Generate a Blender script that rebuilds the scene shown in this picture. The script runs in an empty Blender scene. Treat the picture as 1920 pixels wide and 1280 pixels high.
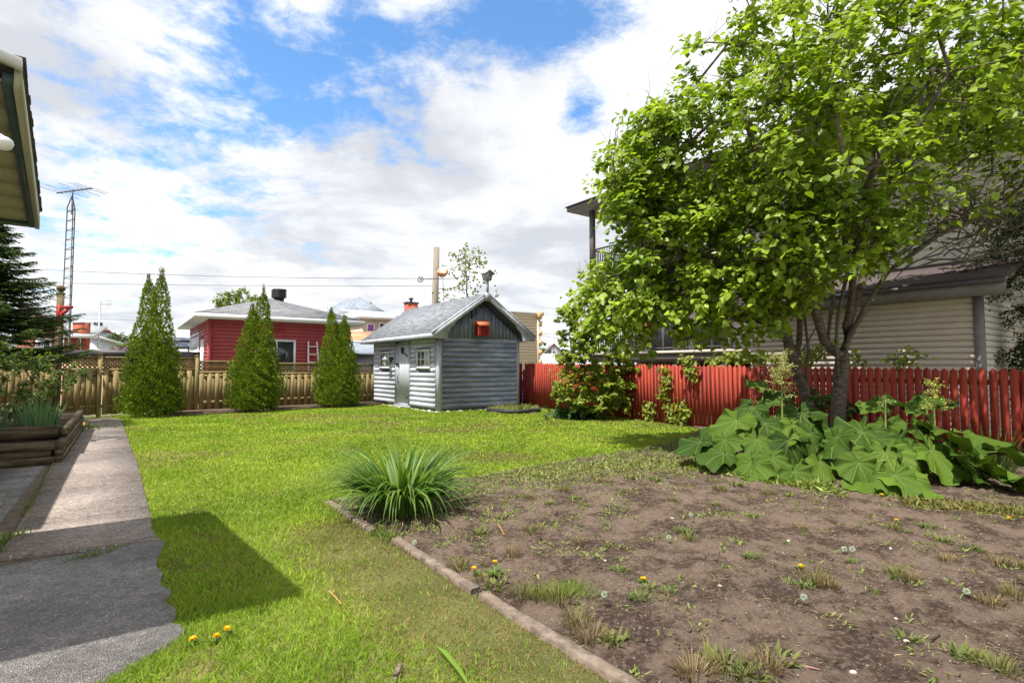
import bpy, math, random
import numpy as np
from mathutils import Vector
random.seed(7); rng = np.random.default_rng(7)
SC = bpy.context.scene; COL = SC.collection
# ---------------------------------------------------------------- camera, sun, sky, exposure
F = 1000.0; PITCH = math.radians(2.75); EYE = 1.5
TH = math.radians(36)
U = np.array([math.cos(TH), math.sin(TH), 0.0]); V = np.array([-math.sin(TH), math.cos(TH), 0.0]); Z = np.array([0, 0, 1.0])
cam = bpy.data.cameras.new('camera'); cob = bpy.data.objects.new('camera', cam); COL.objects.link(cob)
cam.sensor_width = 36; cam.lens = F / 1920 * 36; cam.clip_end = 2000; cam.clip_start = 0.05
cob.location = (0, 0, EYE); cob.rotation_euler = (math.pi / 2 + PITCH, 0, 0); SC.camera = cob
SUN_EL = math.radians(64); saz = TH + math.radians(10)
LD = Vector((math.cos(saz) * math.cos(SUN_EL), math.sin(saz) * math.cos(SUN_EL), -math.sin(SUN_EL)))
sl = bpy.data.lights.new('sun', 'SUN'); sl.energy = 3.55; sl.angle = math.radians(0.53); sl.color = (1.0, 0.95, 0.87)
so = bpy.data.objects.new('sun', sl); COL.objects.link(so); so.rotation_euler = LD.to_track_quat('-Z', 'Y').to_euler(); so.location = (-10, -10, 20)
SC.view_settings.view_transform = 'Standard'; SC.view_settings.look = 'None'; SC.view_settings.gamma = 1
SC.view_settings.exposure = 1.12

class NT:
    """tiny helper for node trees"""
    def __init__(s, tree): s.t = tree; s.n = tree.nodes; s.l = tree.links
    def add(s, typ, ins=None, **kw):
        n = s.n.new(typ)
        for k, v in kw.items(): setattr(n, k, v)
        if ins:
            for k, v in ins.items(): s.put(n.inputs[k], v)
        return n
    def put(s, sock, v):
        if hasattr(v, 'links') or isinstance(v, bpy.types.NodeSocket): s.l.new(v, sock)
        elif isinstance(v, (tuple, list)) and len(v) == 3 and sock.type == 'RGBA': sock.default_value = (*v, 1)
        else: sock.default_value = v
    def math(s, op, a, b=0.5, clamp=False):
        n = s.add('ShaderNodeMath', operation=op, use_clamp=clamp); s.put(n.inputs[0], a); s.put(n.inputs[1], b); return n.outputs[0]
    def mix(s, f, a, b, mode='MIX'):
        n = s.add('ShaderNodeMix', data_type='RGBA', blend_type=mode); s.put(n.inputs[0], f); s.put(n.inputs[6], a); s.put(n.inputs[7], b); return n.outputs[2]
    def noise(s, vec, scale, detail=4, rough=0.55, dist=0.0):
        n = s.add('ShaderNodeTexNoise', {'Scale': scale, 'Detail': detail, 'Roughness': rough, 'Distortion': dist}); s.l.new(vec, n.inputs['Vector']); return n.outputs['Fac']
    def ramp(s, f, a, b):
        n = s.add('ShaderNodeMapRange', {1: a, 2: b}, interpolation_type='SMOOTHSTEP'); s.l.new(f, n.inputs[0]); return n.outputs[0]
    def mapping(s, vec, scale, loc=(0, 0, 0), rot=(0, 0, 0)):
        n = s.add('ShaderNodeMapping'); s.l.new(vec, n.inputs[0]); n.inputs['Scale'].default_value = scale; n.inputs['Location'].default_value = loc; n.inputs['Rotation'].default_value = rot; return n.outputs[0]

w = bpy.data.worlds.new('World'); SC.world = w; w.use_nodes = True; w.node_tree.nodes.clear(); q = NT(w.node_tree)
sky = q.add('ShaderNodeTexSky', sky_type='NISHITA'); sky.sun_disc = False; sky.sun_elevation = SUN_EL
sky.sun_rotation = math.atan2(-LD.x, -LD.y); sky.air_density = 1.0; sky.dust_density = 0.6; sky.ozone_density = 1.6
tc = q.add('ShaderNodeTexCoord'); sep = q.add('ShaderNodeSeparateXYZ', {0: tc.outputs['Generated']})
zc = q.math('MAXIMUM', sep.outputs[2], 0.0); zz = q.math('ADD', zc, 0.16)
cv = q.add('ShaderNodeCombineXYZ', {0: q.math('DIVIDE', sep.outputs[0], zz), 1: q.math('DIVIDE', sep.outputs[1], zz)}).outputs[0]
big = q.noise(q.mapping(cv, (1, 1, 1), (3.1, 0.4, 0)), 0.62, 3, 0.5, 0.3)
med = q.noise(q.mapping(cv, (1, 1, 1), (1.7, 5.2, 0)), 1.9, 9, 0.66, 0.2)
fin = q.noise(q.mapping(cv, (1.0, 1.0, 1), (7.3, 2.2, 0)), 6.5, 8, 0.66, 0.3)
mask = q.math('ADD', q.math('MULTIPLY', big, 0.8), q.math('ADD', q.math('MULTIPLY', med, 0.75), q.math('MULTIPLY', fin, 0.42)))
# a break in the clouds high up, a little right of straight ahead, as in the photograph
gx = q.math('SUBTRACT', sep.outputs[0], 0.0); 
def blob(cx, cz, rx, rz, amt):
    a = q.math('DIVIDE', q.math('SUBTRACT', q.math('DIVIDE', sep.outputs[0], sep.outputs[1]), cx), rx)
    b = q.math('DIVIDE', q.math('SUBTRACT', q.math('DIVIDE', sep.outputs[2], sep.outputs[1]), cz), rz)
    r = q.math('ADD', q.math('MULTIPLY', a, a), q.math('MULTIPLY', b, b))
    return q.math('MULTIPLY', q.math('POWER', 2.718, q.math('MULTIPLY', r, -1.0)), amt)
hole = q.math('ADD', q.math('ADD', blob(-0.36, 0.60, 0.36, 0.15, 0.255), blob(0.08, 0.66, 0.22, 0.10, 0.17)), q.math('ADD', blob(0.14, 0.50, 0.06, 0.07, 0.22), blob(-0.5, 0.45, 0.10, 0.09, 0.10)))
mask = q.math('SUBTRACT', mask, hole)
cov = q.ramp(mask, 0.70, 0.90)
shade = q.noise(q.mapping(cv, (1, 1, 1), (9.7, 4.2, 0)), 1.15, 6, 0.55, 0.3)
shade = q.ramp(q.math('ADD', q.math('MULTIPLY', shade, 0.7), q.math('MULTIPLY', med, 0.3)), 0.40, 0.58)
cloud = q.mix(shade, (2.85, 2.98, 3.25), (4.5, 4.55, 4.65))
skyc = q.mix(cov, q.mix(1.0, sky.outputs[0], (0.66, 0.93, 1.10), 'MULTIPLY'), cloud)
bg = q.add('ShaderNodeBackground', {'Strength': 0.115}); q.l.new(skyc, bg.inputs['Color'])
wo = q.add('ShaderNodeOutputWorld'); q.l.new(bg.outputs[0], wo.inputs[0])

# ---------------------------------------------------------------- pixel -> world
cp, sp = math.cos(PITCH), math.sin(PITCH)
def ray(px, py):
    dx, dy = (px - 960) / F, (640 - py) / F
    return np.array([dx, cp - dy * sp, sp + dy * cp])
def W(px, py, Y):
    d = ray(px, py); return np.array([0, 0, EYE]) + d * (Y / d[1])
def G(px, py, z=0.0):
    d = ray(px, py); return np.array([0, 0, EYE]) + d * ((z - EYE) / d[2])
def NS(n, s, z=0.0): return n * U + s * V + np.array([0, 0, z])

# ---------------------------------------------------------------- materials
MATS = {}
def mat(name, c1, c2=None, scale=6, rough=0.75, bump=0.0, bscale=None, stretch=(1, 1, 1), spec=0.3, c3=None, metal=0.0, lo=0.35, hi=0.65, detail=5, bd=0.01, rot=0.0):
    m = bpy.data.materials.new(name); m.use_nodes = True; t = NT(m.node_tree); t.n.clear()
    p = t.add('ShaderNodeBsdfPrincipled', {'Roughness': rough, 'Metallic': metal}); p.inputs['Specular IOR Level'].default_value = spec
    o = t.add('ShaderNodeOutputMaterial'); t.l.new(p.outputs[0], o.inputs[0])
    co = t.mapping(t.add('ShaderNodeTexCoord').outputs['Object'], stretch, rot=(0, 0, rot))
    if c2 is None: t.put(p.inputs['Base Color'], c1)
    else:
        c = t.mix(t.ramp(t.noise(co, scale, detail), lo, hi), c1, c2)
        if c3 is not None: c = t.mix(t.ramp(t.noise(co, scale * 0.22, 3), 0.5, 0.72), c, c3)
        t.l.new(c, p.inputs['Base Color'])
    if bump:
        b = t.add('ShaderNodeBump', {'Strength': bump, 'Distance': bd}); t.l.new(t.noise(co, bscale or scale * 3, 6), b.inputs['Height']); t.l.new(b.outputs[0], p.inputs['Normal'])
    m['n'] = 1; MATS[name] = m; return m
def leafmat(name, rough=0.5, trans=0.35, spec=0.35, tint=(1.2, 1.25, 0.5)):
    m = bpy.data.materials.new(name); m.use_nodes = True; t = NT(m.node_tree); t.n.clear()
    a = t.add('ShaderNodeAttribute', attribute_name='Col')
    p = t.add('ShaderNodeBsdfPrincipled', {'Roughness': rough}); p.inputs['Specular IOR Level'].default_value = spec; t.l.new(a.outputs['Color'], p.inputs['Base Color'])
    tr = t.add('ShaderNodeBsdfTranslucent'); t.l.new(t.mix(1.0, a.outputs['Color'], tint, 'MULTIPLY'), tr.inputs[0])
    mx = t.add('ShaderNodeMixShader', {0: trans}); t.l.new(p.outputs[0], mx.inputs[1]); t.l.new(tr.outputs[0], mx.inputs[2])
    o = t.add('ShaderNodeOutputMaterial'); t.l.new(mx.outputs[0], o.inputs[0]); MATS[name] = m; return m
def nodes_of(m):
    t = NT(m.node_tree); p = [n for n in t.n if n.type == 'BSDF_PRINCIPLED'][0]; return t, p
def shingle(name, c1, c2, s=1.0, ang=0.0, mor=(0.03, 0.03, 0.03)):
    m = mat(name, c1); t, p = nodes_of(m)
    uv = t.add('ShaderNodeTexCoord').outputs['UV']
    b = t.add('ShaderNodeTexBrick', {'Color1': (*c1, 1), 'Color2': (*c2, 1), 'Mortar': (*mor, 1), 'Scale': 1.0, 'Mortar Size': 0.008, 'Brick Width': 0.34 * s, 'Row Height': 0.14 * s, 'Bias': 0.0}); t.l.new(uv, b.inputs['Vector'])
    n = t.noise(t.mapping(uv, (1, 2.5, 1)), 5, 5)
    n2 = t.noise(t.mapping(uv, (.8, 4.0, 1)), 2.6, 6, .7)
    t.l.new(t.mix(1.0, t.mix(t.ramp(n, 0.3, 0.7), b.outputs[0], t.mix(0.6, b.outputs[0], c2)), t.mix(t.ramp(n2, .38, .62), (.68, .68, .69), (1.22, 1.22, 1.22)), 'MULTIPLY'), p.inputs['Base Color'])
    bp = t.add('ShaderNodeBump', {'Strength': 0.5, 'Distance': 0.01}); t.l.new(t.math('ADD', b.outputs['Fac'], t.noise(uv, 90, 3)), bp.inputs['Height']); bp.invert = True
    t.l.new(bp.outputs[0], p.inputs['Normal']); p.inputs['Roughness'].default_value = 0.9; return m

WOOD = mat('treated_wood', (0.23, 0.175, 0.07), (0.36, 0.27, 0.125), 9, 0.85, 0.3, 30, (3, 3, 0.35), c3=(0.23, 0.205, 0.085))
WOODD = mat('weathered_wood', (0.10, 0.075, 0.04), (0.19, 0.15, 0.09), 7, 0.9, 0.4, 25, (3, 3, 0.4))
TIMB = mat('timber', (0.055, 0.04, 0.026), (0.15, 0.115, 0.065), 5, 0.9, 0.5, 22, (0.6, 0.6, 4))
REDF = mat('red_stain', (0.29, 0.034, 0.019), (0.39, 0.056, 0.032), 6, 0.75, 0.25, 26, (3, 3, 0.25), c3=(0.24, 0.036, 0.026))
REDS = mat('red_siding', (0.38, 0.066, 0.076), (0.42, 0.076, 0.086), 3, 0.55, 0.05, 20, spec=0.35)
REDT = mat('red_paint', (0.42, 0.04, 0.03), (0.34, 0.03, 0.025), 8, 0.6)
LOG = mat('shaded_grey_blue_log', (0.235, 0.285, 0.38), (0.39, 0.44, 0.54), 3.2, 0.7, 0.35, 24, (0.55, 0.55, 3.2), c3=(0.14, 0.175, 0.24), lo=0.38, hi=0.7)  # gable and back logs: shade painted in as a darker tone, plus weathered patches
LOG_LIT = mat('sunlit_log', (0.47, 0.50, 0.57), (0.57, 0.60, 0.66), 3, 0.7, 0.3, 22, (0.6, 0.6, 3), c3=(0.33, 0.36, 0.41))  # same logs on the front wall, sunlight painted in as a paler tone
BOARD = mat('grey_blue_board', (0.17, 0.21, 0.27), (0.25, 0.295, 0.365), 7, 0.75, 0.3, 26, (3, 3, 0.4))
TRIM = mat('pale_trim', (0.40, 0.435, 0.50), (0.52, 0.55, 0.61), 5, 0.65, 0.2, 24, (1, 1, 1), c3=(0.35, 0.39, 0.46))
DOORM = mat('door_paint', (0.54, 0.57, 0.63), (0.61, 0.64, 0.68), 6, 0.65, 0.15, 24, (3, 3, 0.4))
WHITE = mat('white_paint', (0.72, 0.73, 0.74), (0.78, 0.78, 0.78), 5, 0.5)
WHM = mat('white_siding', (0.62, 0.66, 0.72), (0.68, 0.71, 0.75), 5, 0.6)
CREAM = mat('cream_siding', (0.58, 0.50, 0.42), (0.62, 0.55, 0.46), 3, 0.6)
PALE = mat('pale_siding', (0.72, 0.67, 0.61), (0.76, 0.71, 0.65), 3, 0.6)
BEIGE = mat('beige_siding', (0.56, 0.45, 0.33), (0.61, 0.50, 0.37), 4, 0.7)
TAN = mat('tan_brick', (0.42, 0.29, 0.17), (0.48, 0.34, 0.21), 9, 0.8)
BRICK = mat('brick', (0.34, 0.08, 0.045), (0.44, 0.12, 0.07), 9, 0.85)
QUOIN = mat('orange_quoin', (0.60, 0.38, 0.19), (0.66, 0.44, 0.24), 5, 0.8)
BLACK = mat('black_metal', (0.022, 0.022, 0.025), (0.035, 0.035, 0.04), 6, 0.5)
DGREY = mat('dark_grey_metal', (0.07, 0.068, 0.072), (0.09, 0.087, 0.09), 6, 0.5)
TAUPE = mat('taupe_metal', (0.13, 0.115, 0.11), (0.16, 0.14, 0.135), 6, 0.5)
GALV = mat('galvanised', (0.33, 0.36, 0.38), (0.42, 0.45, 0.47), 9, 0.5, metal=0.3)
DGREEN = mat('dark_green_trim', (0.03, 0.052, 0.048), (0.042, 0.066, 0.06), 6, 0.45)
CREAMT = mat('cream_trim', (0.33, 0.32, 0.22), (0.37, 0.35, 0.25), 6, 0.6)
GLASS = mat('window_glass', (0.02, 0.025, 0.03), None, rough=0.06, spec=0.9)
CURT = mat('curtain', (0.42, 0.43, 0.44), (0.55, 0.55, 0.55), 8, 0.9)
PURP = mat('purple_curtain', (0.33, 0.10, 0.45), None, rough=0.8)
BARK = mat('bark', (0.085, 0.065, 0.052), (0.20, 0.165, 0.135), 9, 0.9, 0.9, 30, (1, 1, 3.2), c3=(0.13, 0.12, 0.06), bd=0.02)
BARKD = mat('dark_bark', (0.05, 0.038, 0.03), (0.11, 0.09, 0.07), 9, 0.95, 0.6, 30)
POLEM = mat('pole_wood', (0.20, 0.165, 0.135), (0.33, 0.285, 0.24), 8, 0.9, 0.4, 25, (4, 4, 0.3))
ORANGE = mat('orange_paint', (0.60, 0.17, 0.09), (0.50, 0.13, 0.07), 6, 0.7)
COPPER = mat('copper', (0.75, 0.33, 0.17), (0.65, 0.27, 0.13), 6, 0.45, metal=0.3)
BLUEP = mat('blue_plastic', (0.02, 0.05, 0.38), None, rough=0.4)
PLAST = mat('black_plastic', (0.028, 0.03, 0.034), (0.05, 0.052, 0.056), 8, 0.5)
STONE = mat('pale_stone', (0.42, 0.38, 0.33), (0.58, 0.55, 0.51), 6, 0.9, 0.4)
FLUFF = mat('seed_fluff', (0.62, 0.62, 0.58), None, rough=1.0)
YEL = mat('dandelion_yellow', (0.85, 0.50, 0.01), None, rough=0.7)
LAMPG = mat('milk_glass', (0.80, 0.80, 0.78), None, rough=0.15, spec=0.6)
DRY = mat('dried_straw', (0.34, 0.18, 0.07), (0.48, 0.29, 0.13), 30, 0.95)
EDGE = mat('edging', (0.13, 0.10, 0.078), (0.25, 0.20, 0.16), 14, 0.95, 0.6, 50, c3=(0.15, 0.11, 0.08))
R_GREY = shingle('grey_shingle', (0.13, 0.135, 0.15), (0.25, 0.255, 0.27))
R_SHED = shingle('shed_shingle', (0.17, 0.185, 0.21), (0.24, 0.255, 0.28), mor=(0.09, 0.10, 0.115))
R_BROWN = shingle('brown_shingle', (0.13, 0.095, 0.095), (0.22, 0.165, 0.165), mor=(.05, .04, .04))
R_BLUE = shingle('blue_grey_shingle', (0.20, 0.24, 0.29), (0.28, 0.32, 0.37), 1.6, mor=(0.14, 0.17, 0.2))
R_ORANGE = shingle('orange_shingle', (0.48, 0.20, 0.10), (0.62, 0.32, 0.18), 1.6, mor=(0.3, 0.13, 0.07))
R_RED = shingle('red_tile', (0.36, 0.10, 0.06), (0.45, 0.15, 0.09), 2)
M_LEAF = leafmat('leaf', 0.45, 0.42, 0.4)
M_NEEDLE = leafmat('needle', 0.7, 0.3, 0.2)
M_GRASS = leafmat('grass', 0.6, 0.35, 0.25, (1.15, 1.15, 0.6))
# soffit with small perforations
SOFF = mat('perforated_soffit', (0.36, 0.33, 0.23)); t, p = nodes_of(SOFF)
vo = t.add('ShaderNodeTexVoronoi', {'Scale': 30.0, 'Randomness': 0.25}); t.l.new(t.mapping(t.add('ShaderNodeTexCoord').outputs['Object'], (1, 0.75, 1), rot=(0, 0, -TH)), vo.inputs['Vector'])
t.l.new(t.mix(t.ramp(vo.outputs['Distance'], 0.14, 0.22), (0.12, 0.11, 0.08), (0.38, 0.345, 0.245)), p.inputs['Base Color'])
# rhubarb leaf: veins from uv
RHU = mat('rhubarb_leaf', (0.05, 0.12, 0.03), rough=0.5, spec=0.13); t, p = nodes_of(RHU)
uv = t.add('ShaderNodeTexCoord').outputs['UV']; sx = t.add('ShaderNodeSeparateXYZ', {0: uv})
fr_ = t.math('ABSOLUTE', t.math('SUBTRACT', t.math('FRACT', sx.outputs[0]), 0.5))
au = t.math('MULTIPLY', t.math('SUBTRACT', 0.5, fr_), sx.outputs[1])
vein = t.math('SUBTRACT', 1.0, t.ramp(au, 0.012, 0.05))
fine = t.noise(uv, 14, 5)
oi = t.add('ShaderNodeObjectInfo'); at = t.add('ShaderNodeAttribute', attribute_name='Col')
base = t.mix(t.ramp(fine, 0.35, 0.7), t.mix(1.0, at.outputs['Color'], (0.86, 0.88, 0.85), 'MULTIPLY'), at.outputs['Color'])
c = t.mix(t.math('MULTIPLY', vein, 0.5), base, (0.17, 0.25, 0.07)); t.l.new(c, p.inputs['Base Color'])
bp = t.add('ShaderNodeBump', {'Strength': 0.6, 'Distance': 0.02}); t.l.new(t.math('ADD', t.math('MULTIPLY', vein, -0.8), t.math('MULTIPLY', fine, 0.9)), bp.inputs['Height']); t.l.new(bp.outputs[0], p.inputs['Normal'])
tr = t.add('ShaderNodeBsdfTranslucent'); t.l.new(t.mix(1.0, c, (1.2, 1.2, 0.5), 'MULTIPLY'), tr.inputs[0])
mx = t.add('ShaderNodeMixShader', {0: 0.2}); t.l.new(p.outputs[0], mx.inputs[1]); t.l.new(tr.outputs[0], mx.inputs[2])
t.l.new(mx.outputs[0], [n for n in t.n if n.type == 'OUTPUT_MATERIAL'][0].inputs[0])
# grounds
LAWNG = mat('lawn_soil', (0.12, 0.14, 0.03), (0.20, 0.20, 0.06), 2.0, 1.0, 0.6, 40, c3=(0.16, 0.15, 0.05))
FARG = mat('far_ground', (0.13, 0.14, 0.07), (0.17, 0.16, 0.10), 0.1, 1.0)
def aggregate(name, c1, c2, c3, sc=90, bump=0.5, big=(0.8, 1.12)):
    m = mat(name, c1, rough=0.9); t, p = nodes_of(m); co = t.add('ShaderNodeTexCoord').outputs['Object']
    v = t.add('ShaderNodeTexVoronoi', {'Scale': sc}); t.l.new(co, v.inputs['Vector'])
    s = t.add('ShaderNodeSeparateColor', {0: v.outputs['Color']})
    a = t.mix(s.outputs[0], c1, c2); a = t.mix(t.ramp(s.outputs[1], 0.93, 0.97), a, c3)
    n = t.noise(co, 1.3, 5); a = t.mix(1.0, a, t.mix(t.ramp(n, 0.3, 0.7), (big[0],) * 3, (big[1],) * 3), 'MULTIPLY')
    n2 = t.noise(co, 14, 6, 0.7); a = t.mix(1.0, a, t.mix(t.ramp(n2, 0.35, 0.65), (0.78, 0.78, 0.80), (1.1, 1.1, 1.08)), 'MULTIPLY')
    t.l.new(a, p.inputs['Base Color'])
    b = t.add('ShaderNodeBump', {'Strength': bump, 'Distance': 0.006}); t.l.new(t.math('ADD', v.outputs['Distance'], t.noise(co, 60, 5)), b.inputs['Height']); t.l.new(b.outputs[0], p.inputs['Normal'])
    return m
PATH = aggregate('exposed_aggregate', (0.20, 0.165, 0.145), (0.36, 0.30, 0.265), (0.55, 0.52, 0.48), 90, .6, (.74, 1.14))
SLAB = aggregate('worn_concrete', (0.17, 0.155, 0.15), (0.33, 0.305, 0.29), (0.50, 0.48, 0.46), 130, 0.8, (.70, 1.15))
PAVER = aggregate('paver', (0.17, 0.16, 0.155), (0.24, 0.225, 0.21), (0.34, 0.32, 0.30), 120, 0.4)
SOIL = mat('soil', (0.085, 0.052, 0.042), rough=1.0, spec=0.1); t, p = nodes_of(SOIL); co = t.add('ShaderNodeTexCoord').outputs['Object']
a = t.mix(t.ramp(t.noise(co, 2.4, 12, 0.74), 0.43, 0.57), (0.060, 0.041, 0.032), (0.168, 0.123, 0.096))
a = t.mix(t.math('MULTIPLY', t.ramp(t.noise(co, 26, 7, 0.7), 0.46, 0.66), 0.7), a, (0.21, 0.158, 0.122)); a = t.mix(t.math('MULTIPLY', t.ramp(t.noise(co, 60, 3), 0.60, 0.74), 0.35), a, (0.25, 0.20, 0.15))
t.l.new(a, p.inputs['Base Color']); b = t.add('ShaderNodeBump', {'Strength': 1.0, 'Distance': 0.03}); t.l.new(t.math('ADD', t.noise(co, 38, 10, 0.75), t.noise(co, 9, 6, .65)), b.inputs['Height']); t.l.new(b.outputs[0], p.inputs['Normal'])

# ---------------------------------------------------------------- mesh building
ORG = {}
def setp(o, label=None, cat=None, group=None, kind=None):
    if label: o['label'] = label
    if cat: o['category'] = cat
    if group: o['group'] = group
    if kind: o['kind'] = kind
    return o
def thing(name, label, cat, loc, group=None):
    o = bpy.data.objects.new(name, None); COL.objects.link(o); o.location = tuple(loc); o.empty_display_size = 0.1
    ORG[o.name] = np.array(loc, float); return setp(o, label, cat, group)
def org(o):
    while o.parent: o = o.parent
    return ORG[o.name]
def rawmesh(name, verts, faces_flat, starts, totals, m, smooth=False, col=None, uvs=None):
    me = bpy.data.meshes.new(name)
    me.vertices.add(len(verts)); me.vertices.foreach_set('co', np.asarray(verts, np.float32).ravel())
    me.loops.add(len(faces_flat)); me.loops.foreach_set('vertex_index', np.asarray(faces_flat, np.int32))
    me.polygons.add(len(starts)); me.polygons.foreach_set('loop_start', np.asarray(starts, np.int32))
    try: me.polygons.foreach_set('loop_total', np.asarray(totals, np.int32))
    except Exception: pass
    me.update(calc_edges=True)
    if smooth: me.polygons.foreach_set('use_smooth', np.ones(len(starts), bool))
    if col is not None:
        a = me.color_attributes.new('Col', 'FLOAT_COLOR', 'POINT')
        c = np.ones((len(verts), 4), np.float32); c[:, :3] = col; a.data.foreach_set('color', c.ravel())
    if uvs is not None:
        l = me.uv_layers.new(name='UVMap'); l.data.foreach_set('uv', np.asarray(uvs, np.float32).ravel())
    for mm in (m if isinstance(m, (list, tuple)) else [m]): me.materials.append(mm)
    return me
def link(name, me, parent=None, loc=None):
    o = bpy.data.objects.new(name, me); COL.objects.link(o)
    if parent is not None: o.parent = parent
    else:
        o.location = tuple(loc); ORG[o.name] = np.array(loc, float)
    return o
class MB:
    def __init__(s, o=(0, 0, 0), ex=(1, 0, 0), ey=(0, 1, 0), ez=(0, 0, 1)):
        s.o = np.array(o, float); s.ex = np.array(ex, float); s.ey = np.array(ey, float); s.ez = np.array(ez, float)
        s.v = []; s.f = []; s.uv = []; s.mi = []; s.cur = 0
    def pt(s, p): return s.o + p[0] * s.ex + p[1] * s.ey + p[2] * s.ez
    def add(s, pts, faces, uvs=None, local=True):
        b = len(s.v)
        for p in pts: s.v.append(s.pt(p) if local else np.array(p, float))
        for k, f in enumerate(faces):
            s.f.append([b + i for i in f]); s.mi.append(s.cur)
            s.uv.append(uvs[k] if uvs else None)
        return s
    def box(s, a, b):
        x0, y0, z0 = a; x1, y1, z1 = b
        return s.add([(x0, y0, z0), (x1, y0, z0), (x1, y1, z0), (x0, y1, z0), (x0, y0, z1), (x1, y0, z1), (x1, y1, z1), (x0, y1, z1)],
                     [(0, 3, 2, 1), (4, 5, 6, 7), (0, 1, 5, 4), (1, 2, 6, 5), (2, 3, 7, 6), (3, 0, 4, 7)])
    def slab(s, quad, th, uvo=None):
        """a quad (3D local points) given thickness downwards along its normal; uv in metres"""
        P = [np.array(p, float) for p in quad]; n = np.cross(P[1] - P[0], P[-1] - P[0]); n /= np.linalg.norm(n)
        k = len(P); e = (P[1] - P[0]) / np.linalg.norm(P[1] - P[0]); g = np.cross(n, e)
        uv = [((p - P[0]) @ e, (p - P[0]) @ g) for p in P]
        pts = P + [p - n * th for p in P]
        faces = [tuple(range(k)), tuple(range(2 * k - 1, k - 1, -1))] + [(i, i + k, (i + 1) % k + k, (i + 1) % k) for i in range(k)]
        return s.add(pts, faces, [uv, None] + [None] * k)
    def prism(s, poly, axis, d0, d1):
        """poly in the two other axes, extruded along axis"""
        ix = [i for i in range(3) if i != axis]; k = len(poly); pts = []
        for d in (d0, d1):
            for a, b in poly:
                p = [0, 0, 0]; p[ix[0]] = a; p[ix[1]] = b; p[axis] = d; pts.append(p)
        return s.add(pts, [tuple(range(k)), tuple(range(2 * k - 1, k - 1, -1))] + [(i, i + k, (i + 1) % k + k, (i + 1) % k) for i in range(k)])
    def tube(s, pts, r, n=8, local=True, cap=True):
        P = [s.pt(p) if local else np.array(p, float) for p in pts]; R = r if isinstance(r, (list, tuple, np.ndarray)) else [r] * len(P)
        b = len(s.v); up = np.array([0.13, 0.07, 1.0])
        for i, p in enumerate(P):
            d = P[min(i + 1, len(P) - 1)] - P[max(i - 1, 0)]; d = d / (np.linalg.norm(d) + 1e-9)
            a = np.cross(d, up if abs(d[2]) < 0.95 else np.array([1.0, 0.1, 0])); a /= np.linalg.norm(a); c = np.cross(d, a)
            for k in range(n):
                t = 2 * math.pi * k / n; s.v.append(p + R[i] * (a * math.cos(t) + c * math.sin(t)))
        for i in range(len(P) - 1):
            for k in range(n):
                k2 = (k + 1) % n; s.f.append([b + i * n + k, b + i * n + k2, b + (i + 1) * n + k2, b + (i + 1) * n + k]); s.uv.append(None); s.mi.append(s.cur)
        if cap:
            for i in (0, len(P) - 1):
                s.f.append([b + i * n + k for k in range(n)]); s.uv.append(None); s.mi.append(s.cur)
        return s
    def lathe(s, c, prof, n=16):
        """c local centre, prof [(r,z)]"""
        b = len(s.v)
        for r, z in prof:
            for k in range(n):
                t = 2 * math.pi * k / n; s.v.append(s.pt((c[0] + r * math.cos(t), c[1] + r * math.sin(t), c[2] + z)))
        for i in range(len(prof) - 1):
            for k in range(n):
                k2 = (k + 1) % n; s.f.append([b + i * n + k, b + i * n + k2, b + (i + 1) * n + k2, b + (i + 1) * n + k]); s.uv.append(None); s.mi.append(s.cur)
        s.f.append([b + k for k in range(n)]); s.uv.append(None); s.mi.append(s.cur)
        s.f.append([b + (len(prof) - 1) * n + k for k in range(n)]); s.uv.append(None); s.mi.append(s.cur)
        return s
    def build(s, name, m, parent=None, loc=None, smooth=False, bevel=0):
        o0 = org(parent) if parent is not None else np.array(loc if loc is not None else s.o, float)
        V_ = np.array(s.v) - o0; flat = [i for f in s.f for i in f]; tot = [len(f) for f in s.f]; st = np.concatenate([[0], np.cumsum(tot)[:-1]])
        uv = None
        if any(u is not None for u in s.uv):
            uv = []
            for f, u in zip(s.f, s.uv): uv += (list(u) if u is not None else [(0.0, 0.0)] * len(f))
        me = rawmesh(name, V_, flat, st, tot, m, smooth, uvs=uv)
        if any(s.mi): me.polygons.foreach_set('material_index', np.array(s.mi, np.int32))
        o = link(name, me, parent, o0)
        if bevel:
            b = o.modifiers.new('b', 'BEVEL'); b.width = bevel; b.segments = 2; b.limit_method = 'ANGLE'
        return o
def children(o): return [c for c in bpy.data.objects if c.parent == o]
def dup(root, loc, rz=0.0, scale=1.0, label=None, group=None, tree=None):
    kids = tree if tree is not None else [(c, children(c)) for c in children(root)]
    r = root.copy(); COL.objects.link(r); r.location = tuple(loc); r.rotation_euler = (0, 0, rz); r.scale = (scale,) * 3 if not isinstance(scale, tuple) else scale
    ORG[r.name] = np.array(loc, float)
    if label: r['label'] = label
    if group: r['group'] = group
    for c, g in kids:
        d = c.copy(); COL.objects.link(d); d.parent = r
        for e in g: x = e.copy(); COL.objects.link(x); x.parent = d
    return r
LEAF = (np.array([(0, 0, 0), (.22, -.42, .06), (.62, -.36, .04), (1.0, 0, -.12), (.62, .36, .04), (.22, .42, .06)]), [(0, 1, 2, 3), (0, 3, 4, 5)])
LONG = (np.array([(0, 0, 0), (.3, -.5, .04), (.7, -.4, .0), (1.0, 0, -.1), (.7, .4, .0), (.3, .5, .04)]), [(0, 1, 2, 3), (0, 3, 4, 5)])
SPRAY = (np.array([(0, 0, 0), (.35, -.35, .03), (.8, -.5, -.02), (.7, -.1, .0), (1.1, 0, 0), (.7, .1, 0), (.8, .5, -.02), (.35, .35, .03)]), [(0, 1, 2, 3), (0, 3, 4, 5), (0, 5, 6, 7)])
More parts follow.
